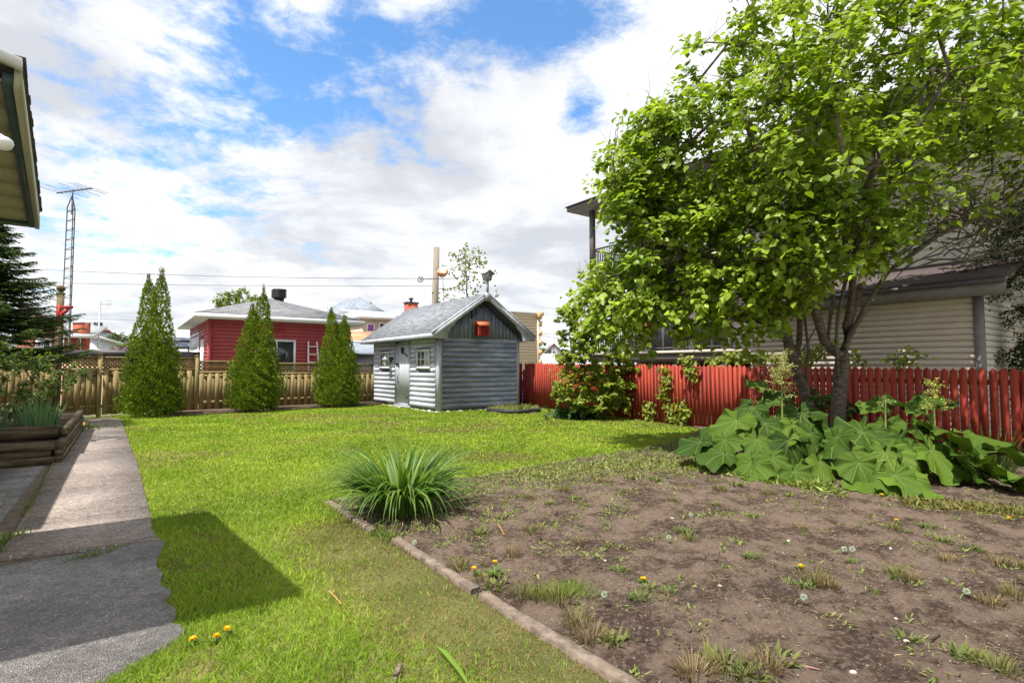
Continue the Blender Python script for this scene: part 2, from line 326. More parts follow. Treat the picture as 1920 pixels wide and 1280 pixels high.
BLADE = (np.array([(0, -.5, 0), (0, .5, 0), (.55, .4, .0), (.55, -.4, .0), (1.0, 0, .0)]), [(0, 1, 2, 3), (3, 2, 4)])
def unit(a): return a / (np.linalg.norm(a, axis=-1, keepdims=True) + 1e-9)
def foliage(name, T, P, D, N, L, Wd, C, m, parent=None, loc=None, bend=None):
    tv, tf = T; n = len(P); P = np.asarray(P, float); D = unit(np.asarray(D, float)); B = unit(np.cross(N, D)); N = np.cross(D, B)
    L = np.broadcast_to(np.asarray(L, float), (n,))[:, None, None]; Wd = np.broadcast_to(np.asarray(Wd, float), (n,))[:, None, None]
    k = len(tv)
    X = P[:, None, :] + D[:, None, :] * tv[None, :, 0:1] * L + B[:, None, :] * tv[None, :, 1:2] * Wd + N[:, None, :] * tv[None, :, 2:3] * L
    if bend is not None: X = X + bend[:, None, :] * (tv[None, :, 0:1] ** 2) * L
    o0 = org(parent) if parent is not None else np.array(loc, float)
    X = X.reshape(-1, 3) - o0
    fl = np.concatenate([np.array(f) for f in tf]); tot1 = np.array([len(f) for f in tf])
    flat = (fl[None, :] + (np.arange(n) * k)[:, None]).ravel(); tot = np.tile(tot1, n); st = np.concatenate([[0], np.cumsum(tot)[:-1]])
    me = rawmesh(name, X, flat, st, tot, m, col=np.repeat(np.asarray(C, float), k, axis=0))
    return link(name, me, parent, o0)
def colvar(n, base, alt, var=0.18, t=None):
    t = rng.random(n)[:, None] if t is None else np.asarray(t)[:, None]
    c = np.array(base) * (1 - t) + np.array(alt) * t
    return c * (1 + var * rng.normal(size=(n, 1))).clip(0.4, 1.7)
def rdir(n):
    return unit(rng.normal(size=(n, 3)))
def inpoly(P, poly):
    x, y = P[:, 0], P[:, 1]; r = np.zeros(len(P), bool); k = len(poly)
    for i in range(k):
        x0, y0 = poly[i][:2]; x1, y1 = poly[(i + 1) % k][:2]
        c = ((y0 > y) != (y1 > y)) & (x < (x1 - x0) * (y - y0) / (y1 - y0 + 1e-12) + x0); r ^= c
    return r
_g = rng.random((64, 64))
def vnoise(x, y, s):
    x = x * s; y = y * s; xi = np.floor(x).astype(int); yi = np.floor(y).astype(int); fx = x - xi; fy = y - yi
    fx = fx * fx * (3 - 2 * fx); fy = fy * fy * (3 - 2 * fy); g = lambda a, b: _g[a % 64, b % 64]
    return (g(xi, yi) * (1 - fx) + g(xi + 1, yi) * fx) * (1 - fy) + (g(xi, yi + 1) * (1 - fx) + g(xi + 1, yi + 1) * fx) * fy
def fbm(x, y, s, o=4): return sum(vnoise(x + 7 * i, y + 3 * i, s * 2 ** i) * 0.5 ** (i + 1) for i in range(o))

# ---------------------------------------------------------------- ground, lawn, path, soil
def flatpoly(name, pts, z0, z1, m, kind='structure', loc=(0, 0, 0), uvw=False):
    b = MB(); k = len(pts)
    b.add([(p[0], p[1], z1) for p in pts] + [(p[0], p[1], z0) for p in pts], [tuple(range(k))] + [(i, i + k, (i + 1) % k + k, (i + 1) % k) for i in range(k)])
    o = b.build(name, m, loc=loc); o['kind'] = kind; return o
flatpoly('ground', [(-600, -300), (600, -300), (600, 900), (-600, 900)], -0.5, -0.012, FARG)
FA, FB = np.array([0.41, 20.66, 0]), np.array([7.63, 8.06, 0]); FD = unit(FB - FA); FN = np.array([-FD[1], FD[0], 0]); FN = FN if FN @ U > 0 else -FN  # red fence
BA, BD = np.array([-12.5, 16.2, 0]), unit(np.array([6.6, 6.4, 0.0])); BN = np.array([-BD[1], BD[0], 0])  # back fence, BN points away
edge_px = [(228, 786), (245, 835), (262, 880), (272, 925), (283, 965), (287, 1000), (308, 1022), (290, 1050), (300, 1080), (296, 1105), (322, 1112), (308, 1140), (330, 1168), (318, 1180), (345, 1195), (180, 1290)]
EDGEP = [G(a, b) for a, b in edge_px]
A_, B_, C_ = G(615, 945), G(1165, 1280), G(1052, 870)
B2 = B_ + (B_ - A_) * 0.5; C2 = G(1250, 836); C3 = G(1300, 815)
LAWN = EDGEP + [np.array([-1.4, 0.8, 0]), np.array([2.2, 0.6, 0]), B2, A_, C_, C2, C3, FA + FD * 9.2 - FN * .6, FA + FD * 9.2, FA + FD * 0.2, FA + FN * 2 - FD * 3, BA + BD * 9.6, BA + BD * 0.3]
lw = flatpoly('lawn_ground', LAWN, -0.2, 0.0, LAWNG)
flatpoly('paved_ground', [(-9, 0.2), (-1.2, 0.2)] + [tuple(p[:2]) for p in EDGEP[::-1]] + [tuple((BA - BD * 0.2)[:2]), tuple((BA - BD * 4.0)[:2]), (-17, 9)], -0.2, -0.006, mat('path_bed', (0.10, 0.075, 0.05), (0.16, 0.13, 0.09), 8, 1.0, 0.5))
# path slabs: exposed aggregate pads with open joints, split in (n,s)
pl = [(118, 788), (104, 855), (84, 905), (62, 945), (34, 990), (-12, 1060), (-110, 1180)]
def interp(px_list, y):
    ys = [p[1] for p in px_list]; xs = [p[0] for p in px_list]; return float(np.interp(y, ys, xs))
cuts_l = [(788, 786), (812, 808), (856, 848), (926, 903), (993, 954), (1052, 1016)]
pb = []
for i in range(len(cuts_l) - 1):
    y0l, y0r = cuts_l[i]; y1l, y1r = cuts_l[i + 1]; g = 0.35 + 0.5 * i / 2
    right = [(interp(edge_px, y), y) for y in np.linspace(y0r + g, y1r - g, 4)]
    poly = [G(interp(pl, y0l), y0l + g)] + [G(x - 1.5, y) for x, y in right] + [G(interp(pl, y1l), y1l - g)]
    b = MB(); k = len(poly); b.add([(p[0], p[1], 0.022 - 0.002 * (i % 2)) for p in poly] + [(p[0], p[1], -0.1) for p in poly], [tuple(range(k))] + [(j, j + k, (j + 1) % k + k, (j + 1) % k) for j in range(k)])
    o = b.build('path', PATH, loc=(0, 0, 0)); o['kind'] = 'structure'
# worn foreground slab with ragged broken edge
rag = []
rp = [(283, 1022), (303, 1020), (309, 1024), (304, 1034), (296, 1048), (290, 1064), (296, 1074), (306, 1080), (300, 1094), (300, 1106), (314, 1112), (322, 1116), (310, 1124), (308, 1134), (318, 1142), (328, 1150), (330, 1160), (322, 1170), (324, 1178), (345, 1184)]
for i in range(len(rp) - 1):
    for u_ in (0, 0.5):
        x = rp[i][0] * (1 - u_) + rp[i + 1][0] * u_; y = rp[i][1] * (1 - u_) + rp[i + 1][1] * u_
        rag.append(G(x + random.uniform(-1.5, 1.5), y + random.uniform(-1, 1)))
poly = [G(-110, 1092), G(40, 1062)] + rag + [G(346, 1190), G(300, 1222), G(170, 1292), np.array([-1.9, 1.2, 0]), np.array([-5.2, 1.2, 0]), np.array([-5.2, 3.2, 0])]
b = MB(); k = len(poly); b.add([(p[0], p[1], 0.034) for p in poly] + [(p[0], p[1], -0.1) for p in poly], [tuple(range(k))] + [(j, j + k, (j + 1) % k + k, (j + 1) % k) for j in range(k)])
o = b.build('concrete_slab', SLAB, loc=(0, 0, 0)); o['kind'] = 'structure'
# pavers to the left of the path, laid in rows parallel to it
pv = MB((0, 0, 0), U, V)
nsA = np.array([G(90, 872) @ U, G(90, 872) @ V]); 
for r in range(5):
    for c_ in range(16):
        n1 = -0.93 - r * 0.47 ; s1 = 10.75 - c_ * 0.47 - (0.0 if r % 2 == 0 else 0.18)
        if s1 < 4.4: continue
        pv.cur = 0; zt = 0.014 + random.uniform(-0.003, 0.003)
        pv.box((n1 - 0.43, s1 - 0.445, -0.05), (n1, s1, zt))
o = pv.build('pavement', PAVER, loc=(0, 0, 0)); o['kind'] = 'structure'
# soil bed: displaced grid
SOILP = [A_, C_, C2, C3 + (C3 - C2) * 0.3, FA + FD * 8.3 - FN * 0.02, FA + FD * 19 - FN * 0.02, np.array([9.5, -1, 0]), B2 + (B_ - A_) * 0.3]
gs = 0.035; xs = np.arange(-2.2, 9.6, gs); ys = np.arange(0.8, 13.5, gs); XX, YY = np.meshgrid(xs, ys, indexing='ij')
keep = inpoly(np.c_[XX.ravel() + gs / 2, YY.ravel() + gs / 2], SOILP).reshape(XX.shape) & (XX < 1.05 * YY + 0.6)
HH = 0.012 + 0.075 * fbm(XX, YY, 0.9, 3) * 0.6 + 0.075 * (fbm(XX, YY, 4.2, 5) - 0.3) + 0.045 * (vnoise(XX, YY, 19.0) - 0.5) * vnoise(XX + 5, YY, 2.2)
_d = (B_ - A_)[:2] / np.linalg.norm((B_ - A_)[:2]); _l = (XX - A_[0]) * (-_d[1]) + (YY - A_[1]) * _d[0]
HH = np.maximum((HH - .008) * np.clip(np.abs(_l) / .22 - .25, 0, 1), 0.006)
def soilz(x, y):
    i = np.clip(((np.asarray(x) + 2.2) / gs).astype(int), 0, len(xs) - 1); j = np.clip(((np.asarray(y) - 0.8) / gs).astype(int), 0, len(ys) - 1); return HH[i, j]
idx = -np.ones(XX.shape, int); used = np.zeros(XX.shape, bool)
used[:-1, :-1] |= keep[:-1, :-1]; used[1:, :-1] |= keep[:-1, :-1]; used[:-1, 1:] |= keep[:-1, :-1]; used[1:, 1:] |= keep[:-1, :-1]
idx[used] = np.arange(used.sum()); ii, jj = np.nonzero(keep[:-1, :-1])
fq = np.stack([idx[ii, jj], idx[ii + 1, jj], idx[ii + 1, jj + 1], idx[ii, jj + 1]], 1)
me = rawmesh('soil', np.c_[XX[used], YY[used], HH[used]], fq.ravel(), np.arange(len(fq)) * 4, np.full(len(fq), 4), SOIL, True)
link('soil', me, None, (0, 0, 0))['kind'] = 'structure'
# raised strip under the thujas, its timber kerb
st = MB(BA, BD, BN); st.box((1.6, -1.45, -0.1), (9.1, 0.6, 0.07)); o = st.build('planting_strip', mat('mulch', (0.07, 0.05, 0.035), (0.13, 0.10, 0.07), 20, 1.0, 0.8, 60), loc=BA); o['kind'] = 'structure'
kb = MB(BA, BD, BN)
for i in range(3): kb.box((1.55 + i * 2.55, -1.53, -0.05), (1.55 + i * 2.55 + 2.53, -1.452, 0.10 - 0.006 * i))
setp(kb.build('timber_kerb', TIMB, loc=BA), 'low timber kerb along the planting strip under the three thujas', 'kerb')

# grass blades
def scatter(poly, y0, y1, dens):
    P = np.array([p[:2] for p in poly]); x0, x1 = P[:, 0].min(), P[:, 0].max(); yl, yh = max(y0, P[:, 1].min()), min(y1, P[:, 1].max())
    if yh <= yl: return np.zeros((0, 2))
    x0 = max(x0, -1.02 * yh - 0.3); x1 = min(x1, 1.02 * yh + 0.3)
    n = int((x1 - x0) * (yh - yl) * dens); Q = np.c_[rng.uniform(x0, x1, n), rng.uniform(yl, yh, n)]
    Q = Q[np.abs(Q[:, 0]) < 1.0 * Q[:, 1] + 0.3]
    return Q[inpoly(Q, poly)]
abd = (B_ - A_)[:2] / np.linalg.norm((B_ - A_)[:2]); abn = np.array([abd[1], -abd[0]]); abn = abn if abn @ np.array([-1, -1]) > 0 else -abn
cutouts = []
def grass(y0, y1, dens, h, wdt):
    Q = scatter(LAWN, y0, y1, dens); 
    r = (Q - A_[:2]); d_e = r @ abn; al = r @ abd
    dry = 1.9 * np.clip(1.15 - d_e / 0.75, 0, 1) * np.clip((al - 0.5) / 0.6, 0, 1) * (0.45 + 1.1 * fbm(Q[:, 0], Q[:, 1], 2.2, 3))
    dry = np.maximum(dry, np.clip((fbm(Q[:, 0], Q[:, 1], 0.55, 4) - 0.52) * 3.0, 0, 0.5) + np.clip((fbm(Q[:, 0] + 9, Q[:, 1], 3.5, 3) - 0.58) * 3.0, 0, 0.4)).clip(0, 1)
    k = rng.random(len(Q)) > dry * 0.62; Q, dry = Q[k], dry[k]; n = len(Q)
    tl = rng.normal(size=(n, 3)) * 0.55; tl[:, 2] = 1; D = unit(tl); N = rdir(n)
    hh = h * rng.uniform(0.55, 1.25, n) * (1 - 0.45 * dry) * (0.8 + 0.5 * vnoise(Q[:, 0], Q[:, 1], 1.5))
    t = np.clip(0.15 + 1.0 * fbm(Q[:, 0], Q[:, 1], 1.1, 4) + 0.25 * rng.normal(size=n) * 0.6, 0, 1)
    C = colvar(n, (0.12, 0.24, 0.014), (0.37, 0.49, 0.05), 0.18, t)
    str_ = (rng.random(n) < 0.03 + dry * 0.74)[:, None]; C = np.where(str_, colvar(n, (0.36, 0.27, 0.12), (0.22, 0.13, 0.07), 0.2), C)
    bend = rng.normal(size=(n, 3)) * 0.3; bend[:, 2] = -0.12
    return np.c_[Q, np.zeros(n)], D, N, hh, np.full(n, wdt) * rng.uniform(0.7, 1.3, n), C, bend
parts = [grass(1.5, 3.6, 9000, .052, .0042), grass(3.6, 5.5, 5600, .052, .0055), grass(5.5, 8, 2900, .052, .0085), grass(8, 12, 1900, .048, .013), grass(12, 23, 1000, .05, .022)]
cat = [np.concatenate(x) for x in zip(*parts)]
foliage('lawn_grass', BLADE, *cat[:3], cat[3], cat[4], cat[5], M_GRASS, loc=(0, 0, 0), bend=cat[6])['kind'] = 'stuff'

# ---------------------------------------------------------------- plants, generic
def blades(name, c, n, ln, wd, spread, col1, col2, parent=None, seg=6, up=0.9, rad=0.1, m=None, loc=None, droop=1.0, flat=False):
    V_, Fc, C = [], [], []
    for i in range(n):
        a = random.uniform(0, 2 * math.pi); r = rad * math.sqrt(random.random()); L = ln * random.uniform(0.6, 1.1); w_ = wd * random.uniform(0.7, 1.2)
        tilt = random.uniform(0.05 if spread < 1.4 or seg < 8 else .30, 1) ** 0.8 * spread; d = np.array([math.cos(a), math.sin(a), 0]); sdv = np.array([-math.sin(a), math.cos(a), 0]); sdv = unit(sdv + 0.35 * rng.normal(size=3) * np.array([1, 1, .3]))
        p = np.array(c, float) + d * r; ang = tilt * 0.35; col = np.array(col1) * (1 - (t := random.random())) + np.array(col2) * t; b = len(V_)
        for k in range(seg + 1):
            f = k / seg; ww = w_ * (1 - f ** 2.2) * (0.75 + 0.5 * math.sin(math.pi * min(f * 1.3, 1))) * 0.5 + 0.0006
            nrm = np.cross(sdv, np.array([d[0] * math.sin(ang), d[1] * math.sin(ang), math.cos(ang)]))
            V_ += [p - sdv * ww, p + nrm * (-ww * 0.5), p + sdv * ww]; C += [col, col * 0.9, col]
            p = p + (d * math.sin(ang) + Z * math.cos(ang)) * (L / seg); ang += tilt * (0.45 + 0.9 * f) * 2.2 / seg * droop
        for k in range(seg):
            q0 = b + k * 3; Fc += [(q0, q0 + 1, q0 + 4, q0 + 3), (q0 + 1, q0 + 2, q0 + 5, q0 + 4)]
    o0 = org(parent) if parent is not None else np.array(loc if loc is not None else c, float)
    Fc = np.array(Fc); me = rawmesh(name, np.array(V_) - o0, Fc.ravel(), np.arange(len(Fc)) * 4, np.full(len(Fc), 4), m or M_LEAF, True, col=np.array(C))
    return link(name, me, parent, o0)
def skeleton(limbs, targets, r0=0.16, twig=0.006, seg=0.35, wob=0.06, expo=2.3):
    """limbs: list of polylines (first point of the first is the root). targets join their nearest node. returns (mesh builder, tips)"""
    N_, par = [], []
    def addn(p, q): N_.append(np.array(p, float)); par.append(q); return len(N_) - 1
    def near(p, lim=None):
        A = np.array(N_); d = np.linalg.norm(A - p, axis=1); return int(np.argmin(d))
    for li, pl_ in enumerate(limbs):
        cur = -1 if li == 0 or pl_[0] is None else near(np.array(pl_[0])); pts = [np.array(p, float) for p in pl_ if p is not None]
        if li == 0 or pl_[0] is None: cur = addn(pts[0], -1)
        for a in pts[1:]:
            s0 = N_[cur]; k = max(1, int(np.linalg.norm(a - s0) / seg))
            for j in range(1, k + 1): cur = addn(s0 + (a - s0) * j / k + rng.normal(size=3) * wob * 0.35 * (j < k), cur)
    T = [np.array(t) for t in targets]; A = np.array(N_); T.sort(key=lambda t: np.min(np.linalg.norm(A - t, axis=1))); tips = []
    for t_ in T:
        A = np.array(N_); d = np.linalg.norm(A - t_, axis=1) + 0.9 * np.maximum(0, A[:, 2] - t_[2] - 0.1); cur = int(np.argmin(d)); s0 = N_[cur]; k = max(1, int(np.linalg.norm(t_ - s0) / seg))
        sag = Z * 0.12 * np.linalg.norm(t_ - s0)
        for j in range(1, k + 1):
            f = j / k; cur = addn(s0 + (t_ - s0) * f + sag * math.sin(math.pi * f) + rng.normal(size=3) * wob * (j < k), cur)
        tips.append(cur)
    n = len(N_); w_ = np.zeros(n); kids = [[] for _ in range(n)]
    for i, q_ in enumerate(par):
        if q_ >= 0: kids[q_].append(i)
    for i in range(n - 1, -1, -1):
        if not kids[i]: w_[i] = twig ** expo
        if par[i] >= 0: w_[par[i]] += w_[i]
    R = w_ ** (1 / expo)
    mb = MB(); done = [False] * n
    def run(i):
        ch = [i]; 
        while kids[ch[-1]]:
            k = max(kids[ch[-1]], key=lambda c: R[c]); ch.append(k)
        return ch
    starts = [i for i in range(n) if par[i] < 0]; st_ = list(starts)
    while st_:
        i = st_.pop(); ch = run(i); pts = [N_[c] for c in ch]; rr = [min(R[c], r0) for c in ch]
        if par[i] >= 0: pts = [N_[par[i]]] + pts; rr = [min(rr[0] * 1.15, min(R[par[i]], r0))] + rr
        if len(pts) > 1: mb.tube(pts, rr, 9 if rr[0] > 0.05 else (5 if rr[0] > 0.012 else 3), local=False, cap=False)
        for c in ch:
            big_ = max(kids[c], key=lambda x: R[x]) if kids[c] else None
            st_ += [k for k in kids[c] if k != big_]
    return mb, np.array([N_[t] for t in tips]), np.array([N_[par[t]] if par[t] >= 0 else N_[t] - Z for t in tips]), np.array(N_), R
def ellpts(c, r, n, shell=0.45):
    d = rdir(n); rad = shell + (1 - shell) * rng.random(n) ** 0.6; return np.array(c) + d * rad[:, None] * np.array(r)
def clusters(tips, prev, per, rad, down=0.3):
    """leaf anchor points along short shoots leaving each tip"""
    P, D = [], []
    for t_, p_ in zip(tips, prev):
        o_ = unit(t_ - p_)
        for k in range(3):
            d = unit(o_ + rng.normal(size=3) * 0.7 + np.array([0, 0, 0.15])); m = per // 3
            f = np.linspace(0.05, 1, m)[:, None]; pts = t_ + d * f * rad - Z * (f ** 2) * rad * down + rng.normal(size=(m, 3)) * rad * 0.10
            sd = unit(np.cross(d, Z) + 1e-6) * np.where(np.arange(m) % 2, 1, -1)[:, None]
            P.append(pts); D.append(unit(sd * 0.8 + d * 0.5 + np.array([0, 0, -0.45]) + rng.normal(size=(m, 3)) * 0.3))
    return np.concatenate(P), np.concatenate(D)
#--NEXT--
def window(parent, fr, a0, a1, z0, z1, y=0.0, bars=(1, 1), frame=WHITE, fw=0.07, out=-1, curtain=None, glass=GLASS, half=True):
    """window on the plane local y = const of frame fr (o,ex,ey); out = direction of outside along ey"""
    b = MB(*fr); d = 0.05 * out
    for (x0, x1, q0, q1) in ((a0, a1, z1 - fw, z1), (a0, a1, z0, z0 + fw), (a0, a0 + fw, z0 + fw, z1 - fw), (a1 - fw, a1, z0 + fw, z1 - fw)):
        b.box((x0, min(y, y + d), q0), (x1, max(y, y + d), q1))
    nx, nz = bars; bw = fw * 0.4 if half else fw * 0.6
    for i in range(1, nx + 1):
        x = a0 + (a1 - a0) * i / (nx + 1); b.box((x - bw / 2, min(y + d * .1, y + d * .8), z0 + fw), (x + bw / 2, max(y + d * .1, y + d * .8), z1 - fw))
    for i in range(1, nz + 1):
        z = z0 + (z1 - z0) * i / (nz + 1); b.box((a0 + fw, min(y + d * .15, y + d * .72), z - bw / 2), (a1 - fw, max(y + d * .15, y + d * .72), z + bw / 2))
    w_ = b.build('window', frame, parent)
    g = MB(*fr); g.box((a0 + fw, min(y + d * .05, y + d * .4), z0 + fw), (a1 - fw, max(y + d * .05, y + d * .4), z1 - fw)); g.build('pane', glass, w_)
    if curtain is not None:
        c = MB(*fr); wd = (a1 - a0 - 2 * fw) * 0.42
        for i in range(6):
            x = a0 + fw + wd * i / 6; c.box((x, min(y + d * .42, y + d * (.45 + .07 * (i % 2))), z0 + fw), (x + wd / 6.6, max(y + d * .42, y + d * (.45 + .07 * (i % 2))), z1 - fw))
        c.build('curtain', curtain, w_)
    return w_
def siding(b, L0, L1, z0, z1, y, out, step=0.12, dep=0.018, skip=()):
    """lapped boards on local plane y; skip: openings (a0,a1,z0,z1)"""
    k = int(round((z1 - z0) / step)); st_ = (z1 - z0) / k
    for i in range(k):
        za, zb = z0 + i * st_, z0 + (i + 1) * st_; segs = [(L0, L1)]
        for (q0, q1, w0, w1) in skip:
            if zb > w0 + 0.01 and za < w1 - 0.01:
                ns = []
                for (u0, u1) in segs:
                    if q1 <= u0 or q0 >= u1: ns.append((u0, u1))
                    else:
                        if q0 > u0: ns.append((u0, q0))
                        if q1 < u1: ns.append((q1, u1))
                segs = ns
        for (u0, u1) in segs:
            b.add([(u0, y + out * dep, za), (u1, y + out * dep, za), (u1, y + out * 0.002, zb), (u0, y + out * 0.002, zb), (u0, y, za), (u1, y, za), (u1, y, zb), (u0, y, zb)],
                  [(0, 1, 2, 3), (4, 7, 6, 5), (0, 4, 5, 1), (3, 2, 6, 7), (0, 3, 7, 4), (1, 5, 6, 2)])
def hiproof(parent, o, w_, l, e, zr, za, m, ov=0.45, fascia=WHITE, th=0.18, ridge=0.0, name='roof'):
    """hip roof on frame o: rectangle w_ x l, overhang ov, eave z zr, apex z za"""
    b = MB(*o); x0, x1, y0, y1 = -ov, w_ + ov, -ov, l + ov; cx = (x0 + x1) / 2; r = max(0.01, (y1 - y0 - (x1 - x0)) / 2 if ridge == 0 else ridge); cy0, cy1 = (y0 + y1) / 2 - r, (y0 + y1) / 2 + r
    A, B, C, D, P, Q = (x0, y0, zr), (x1, y0, zr), (x1, y1, zr), (x0, y1, zr), (cx, cy0, za), (cx, cy1, za)
    for quad in ((A, B, P), (C, D, Q), (B, C, Q, P), (D, A, P, Q)): b.slab(list(quad), 0.03)
    rf = b.build(name, m, parent)
    f = MB(*o); t_ = 0.03
    for (a, c) in (((x0, y0, zr - th), (x1, y0 + t_, zr - 0.02)), ((x0, y1 - t_, zr - th), (x1, y1, zr - 0.02)), ((x0, y0 + t_ + .002, zr - th), (x0 + t_, y1 - t_ - .002, zr - 0.02)), ((x1 - t_, y0 + t_ + .002, zr - th), (x1, y1 - t_ - .002, zr - 0.02)), ((x0 + t_ + .002, y0 + t_ + .002, zr - th + .01), (x1 - t_ - .002, y1 - t_ - .002, zr - th + .03))): f.box(a, c)
    f.build('fascia', fascia, rf); return rf

# ---------------------------------------------------------------- log shed
S0 = np.array([-2.47, 17.9, 0]); SF = (S0, U, V); W_, L_ = 3.32, 5.6; ZW = 2.52
sh = thing('garden_shed', 'grey blue log sided garden shed with steep grey shingle roof on the lawn', 'shed', S0)
def logs(b, axis, a0, a1, y, out, skips, z0=0.10, z1=ZW, h=0.167):
    k = int(round((z1 - z0) / h)); h = (z1 - z0) / k
    for i in range(k):
        zc_ = z0 + (i + 0.5) * h; segs = [(a0, a1)]
        for (q0, q1, w0, w1) in skips:
            if zc_ + h * .5 > w0 and zc_ - h * .5 < w1:
                ns = []
                for (u0, u1) in segs:
                    if q0 > u0 and q0 < u1: ns.append((u0, q0))
                    if q1 < u1 and q1 > u0: ns.append((q1, u1))
                    if q1 <= u0 or q0 >= u1: ns.append((u0, u1))
                segs = ns
        prof = [(math.sin(t_) * h * .42, -math.cos(t_) * h * .5) for t_ in np.linspace(0.0, math.pi, 8)]
        for (u0, u1) in segs:
            pts = []; 
            for uu in (u0, u1):
                for (dd, dz) in prof:
                    pts.append((uu, y + out * (dd - 0.01), zc_ + dz) if axis == 0 else (y + out * (dd - 0.01), uu, zc_ + dz))
            n_ = len(prof); b.add(pts, [(j, j + 1, n_ + j + 1, n_ + j) for j in range(n_ - 1)] + [tuple(range(n_)), tuple(range(2 * n_ - 1, n_ - 1, -1))])
core = MB(*SF); core.box((0.03, 0.03, 0.05), (W_ - 0.03, L_ - 0.03, ZW)); core.prism([(0.03, ZW + .002), (W_ - 0.03, ZW + .002), (W_ / 2, 3.86)], 1, 0.06, L_ - 0.06)
core.build('inner_wall', BOARD, sh)
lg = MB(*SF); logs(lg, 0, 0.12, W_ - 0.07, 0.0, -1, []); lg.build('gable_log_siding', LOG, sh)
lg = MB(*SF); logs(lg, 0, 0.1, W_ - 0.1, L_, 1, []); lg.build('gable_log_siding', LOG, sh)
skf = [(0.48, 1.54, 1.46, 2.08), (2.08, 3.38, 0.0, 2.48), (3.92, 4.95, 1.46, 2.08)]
for a_, b_ in ((.12, 2.08), (3.38, L_ - .06)): lg = MB(*SF); logs(lg, 1, a_, b_, 0.0, -1, [skf[0], skf[2]]); lg.build('front_log_siding', LOG_LIT, sh)
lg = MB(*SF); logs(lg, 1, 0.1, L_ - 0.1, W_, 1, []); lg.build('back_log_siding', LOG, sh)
for (x, y, sx_, sy_) in ((-0.045, -0.045, .16, .16), (W_ - 0.08, -0.045, .12, .12), (-0.045, L_ - .08, .10, .12), (W_ - .08, L_ - .08, .12, .12)): cp_ = MB(*SF); cp_.box((x, y, 0.0), (x + sx_, y + sy_, ZW + 0.02)); cp_.build('corner_board', TRIM, sh)
# gable boards
vb = MB(*SF); nb = 20
for i in range(nb):
    x0 = 0.02 + (W_ - 0.04) * i / nb; x1 = 0.02 + (W_ - 0.04) * (i + 1) / nb - 0.012; zt = lambda x: ZW + 0.06 + (1 - abs(x - W_ / 2) / (W_ / 2)) * 1.22
    yy = -0.03 - 0.018 * (i % 2); vb.add([(x0, yy, ZW - .03), (x1, yy, ZW - .03), (x1, yy, zt(x1)), (x0, yy, zt(x0)), (x0, 0.02, ZW - .03), (x1, 0.02, ZW - .03), (x1, 0.02, zt(x1)), (x0, 0.02, zt(x0))], [(0, 1, 2, 3), (0, 4, 5, 1), (1, 5, 6, 2), (2, 6, 7, 3), (3, 7, 4, 0)])
vb.build('gable_boards', BOARD, sh)
ZE, ZR, OV, OG = 2.62, 4.08, 0.46, 0.42
rf = MB(*SF); xm = W_ / 2
rf.slab([(-OV, L_ + OG, ZE), (-OV, -OG, ZE), (xm, -OG, ZR), (xm, L_ + OG, ZR)], 0.035); rf.slab([(W_ + OV, -OG, ZE), (W_ + OV, L_ + OG, ZE), (xm, L_ + OG, ZR), (xm, -OG, ZR)], 0.035)
rfo = rf.build('roof', R_SHED, sh)
sf = MB(*SF)  # soffit boards under the overhangs
sf.slab([(-OV + .02, -OG + .05, ZE - .155), (-OV + .02, L_ + OG - .05, ZE - .155), (-0.04, L_ + OG - .05, ZE - .155), (-0.04, -OG + .05, ZE - .155)], 0.012)
for sgn in (0, 1):
    a = [(-OV, -OG + .04, ZE - .06), (xm, -OG + .04, ZR - .06), (xm, 0.0, ZR - .06), (-OV, 0.0, ZE - .06)]
    if sgn: a = [(W_ - x, y, z) for x, y, z in a]
    sf.slab(a, 0.015)
sf.build('soffit', BOARD, rfo)
fb = MB(*SF); fb.box((-OV - .028, -OG - .03, ZE - .165), (-OV - .002, L_ + OG, ZE - 0.012)); fb.box((W_ + OV + .002, -OG, ZE - .165), (W_ + OV + .028, L_ + OG, ZE - .012)); fb.build('fascia_board', TRIM, rfo)
def rake(sg, y0, y1):
    f = lambda x: x if sg == 0 else W_ - x
    sl_ = (ZR - ZE) / (xm + OV); P = [(-OV - .02, ZE - .03), (xm, ZR - .02), (xm, ZR - .21)]
    for k in range(0, 9):   # underside, then the concave bracket
        x = xm - 0.02 - (xm - 0.02 - 0.42) * k / 8; P.append((x, ZE + (x + OV) * sl_ - .20))
    for k in range(1, 7):
        t_ = k / 6 * math.pi / 2; P.append((0.42 - 0.33 * math.sin(t_), ZE - .165 + 0.44 * math.cos(t_) ** 1.3))
    P.append((0.09, ZE - .175)); P.append((-OV - .02, ZE - .175))
    b = MB(*SF); b.prism([(f(x), z) for x, z in P], 1, y0, y1); return b
for sg in (0, 1): rake(sg, -OG - .035, -OG - .003).build('bargeboard', TRIM, rfo)
b = MB(*SF); sl_ = (ZR - ZE) / (xm + OV)
for sg in (-1, 1):
    x0, x1 = xm + sg * (xm + OV + .03), xm; b.add([(x0, -OG - .055, ZE - .02), (x0, -OG - .055, ZE + .035), (x1, -OG - .055, ZR + .045), (x1, -OG - .055, ZR - .02), (x0, -OG + .01, ZE - .02), (x0, -OG + .01, ZE + .035), (x1, -OG + .01, ZR + .045), (x1, -OG + .01, ZR - .02)], [(0, 1, 2, 3), (7, 6, 5, 4), (0, 4, 5, 1), (1, 5, 6, 2), (2, 6, 7, 3), (3, 7, 4, 0)])
b.build('drip_edge', TRIM, rfo)
b = MB(*SF); b.box((W_ + 0.05, -OG + .02, ZE - .16), (W_ + OV - .01, -0.05, ZE + .16)); b.build('eave_return', BOARD, rfo)
FV = (S0, V, U)   # local x runs along the front wall, outside is -y
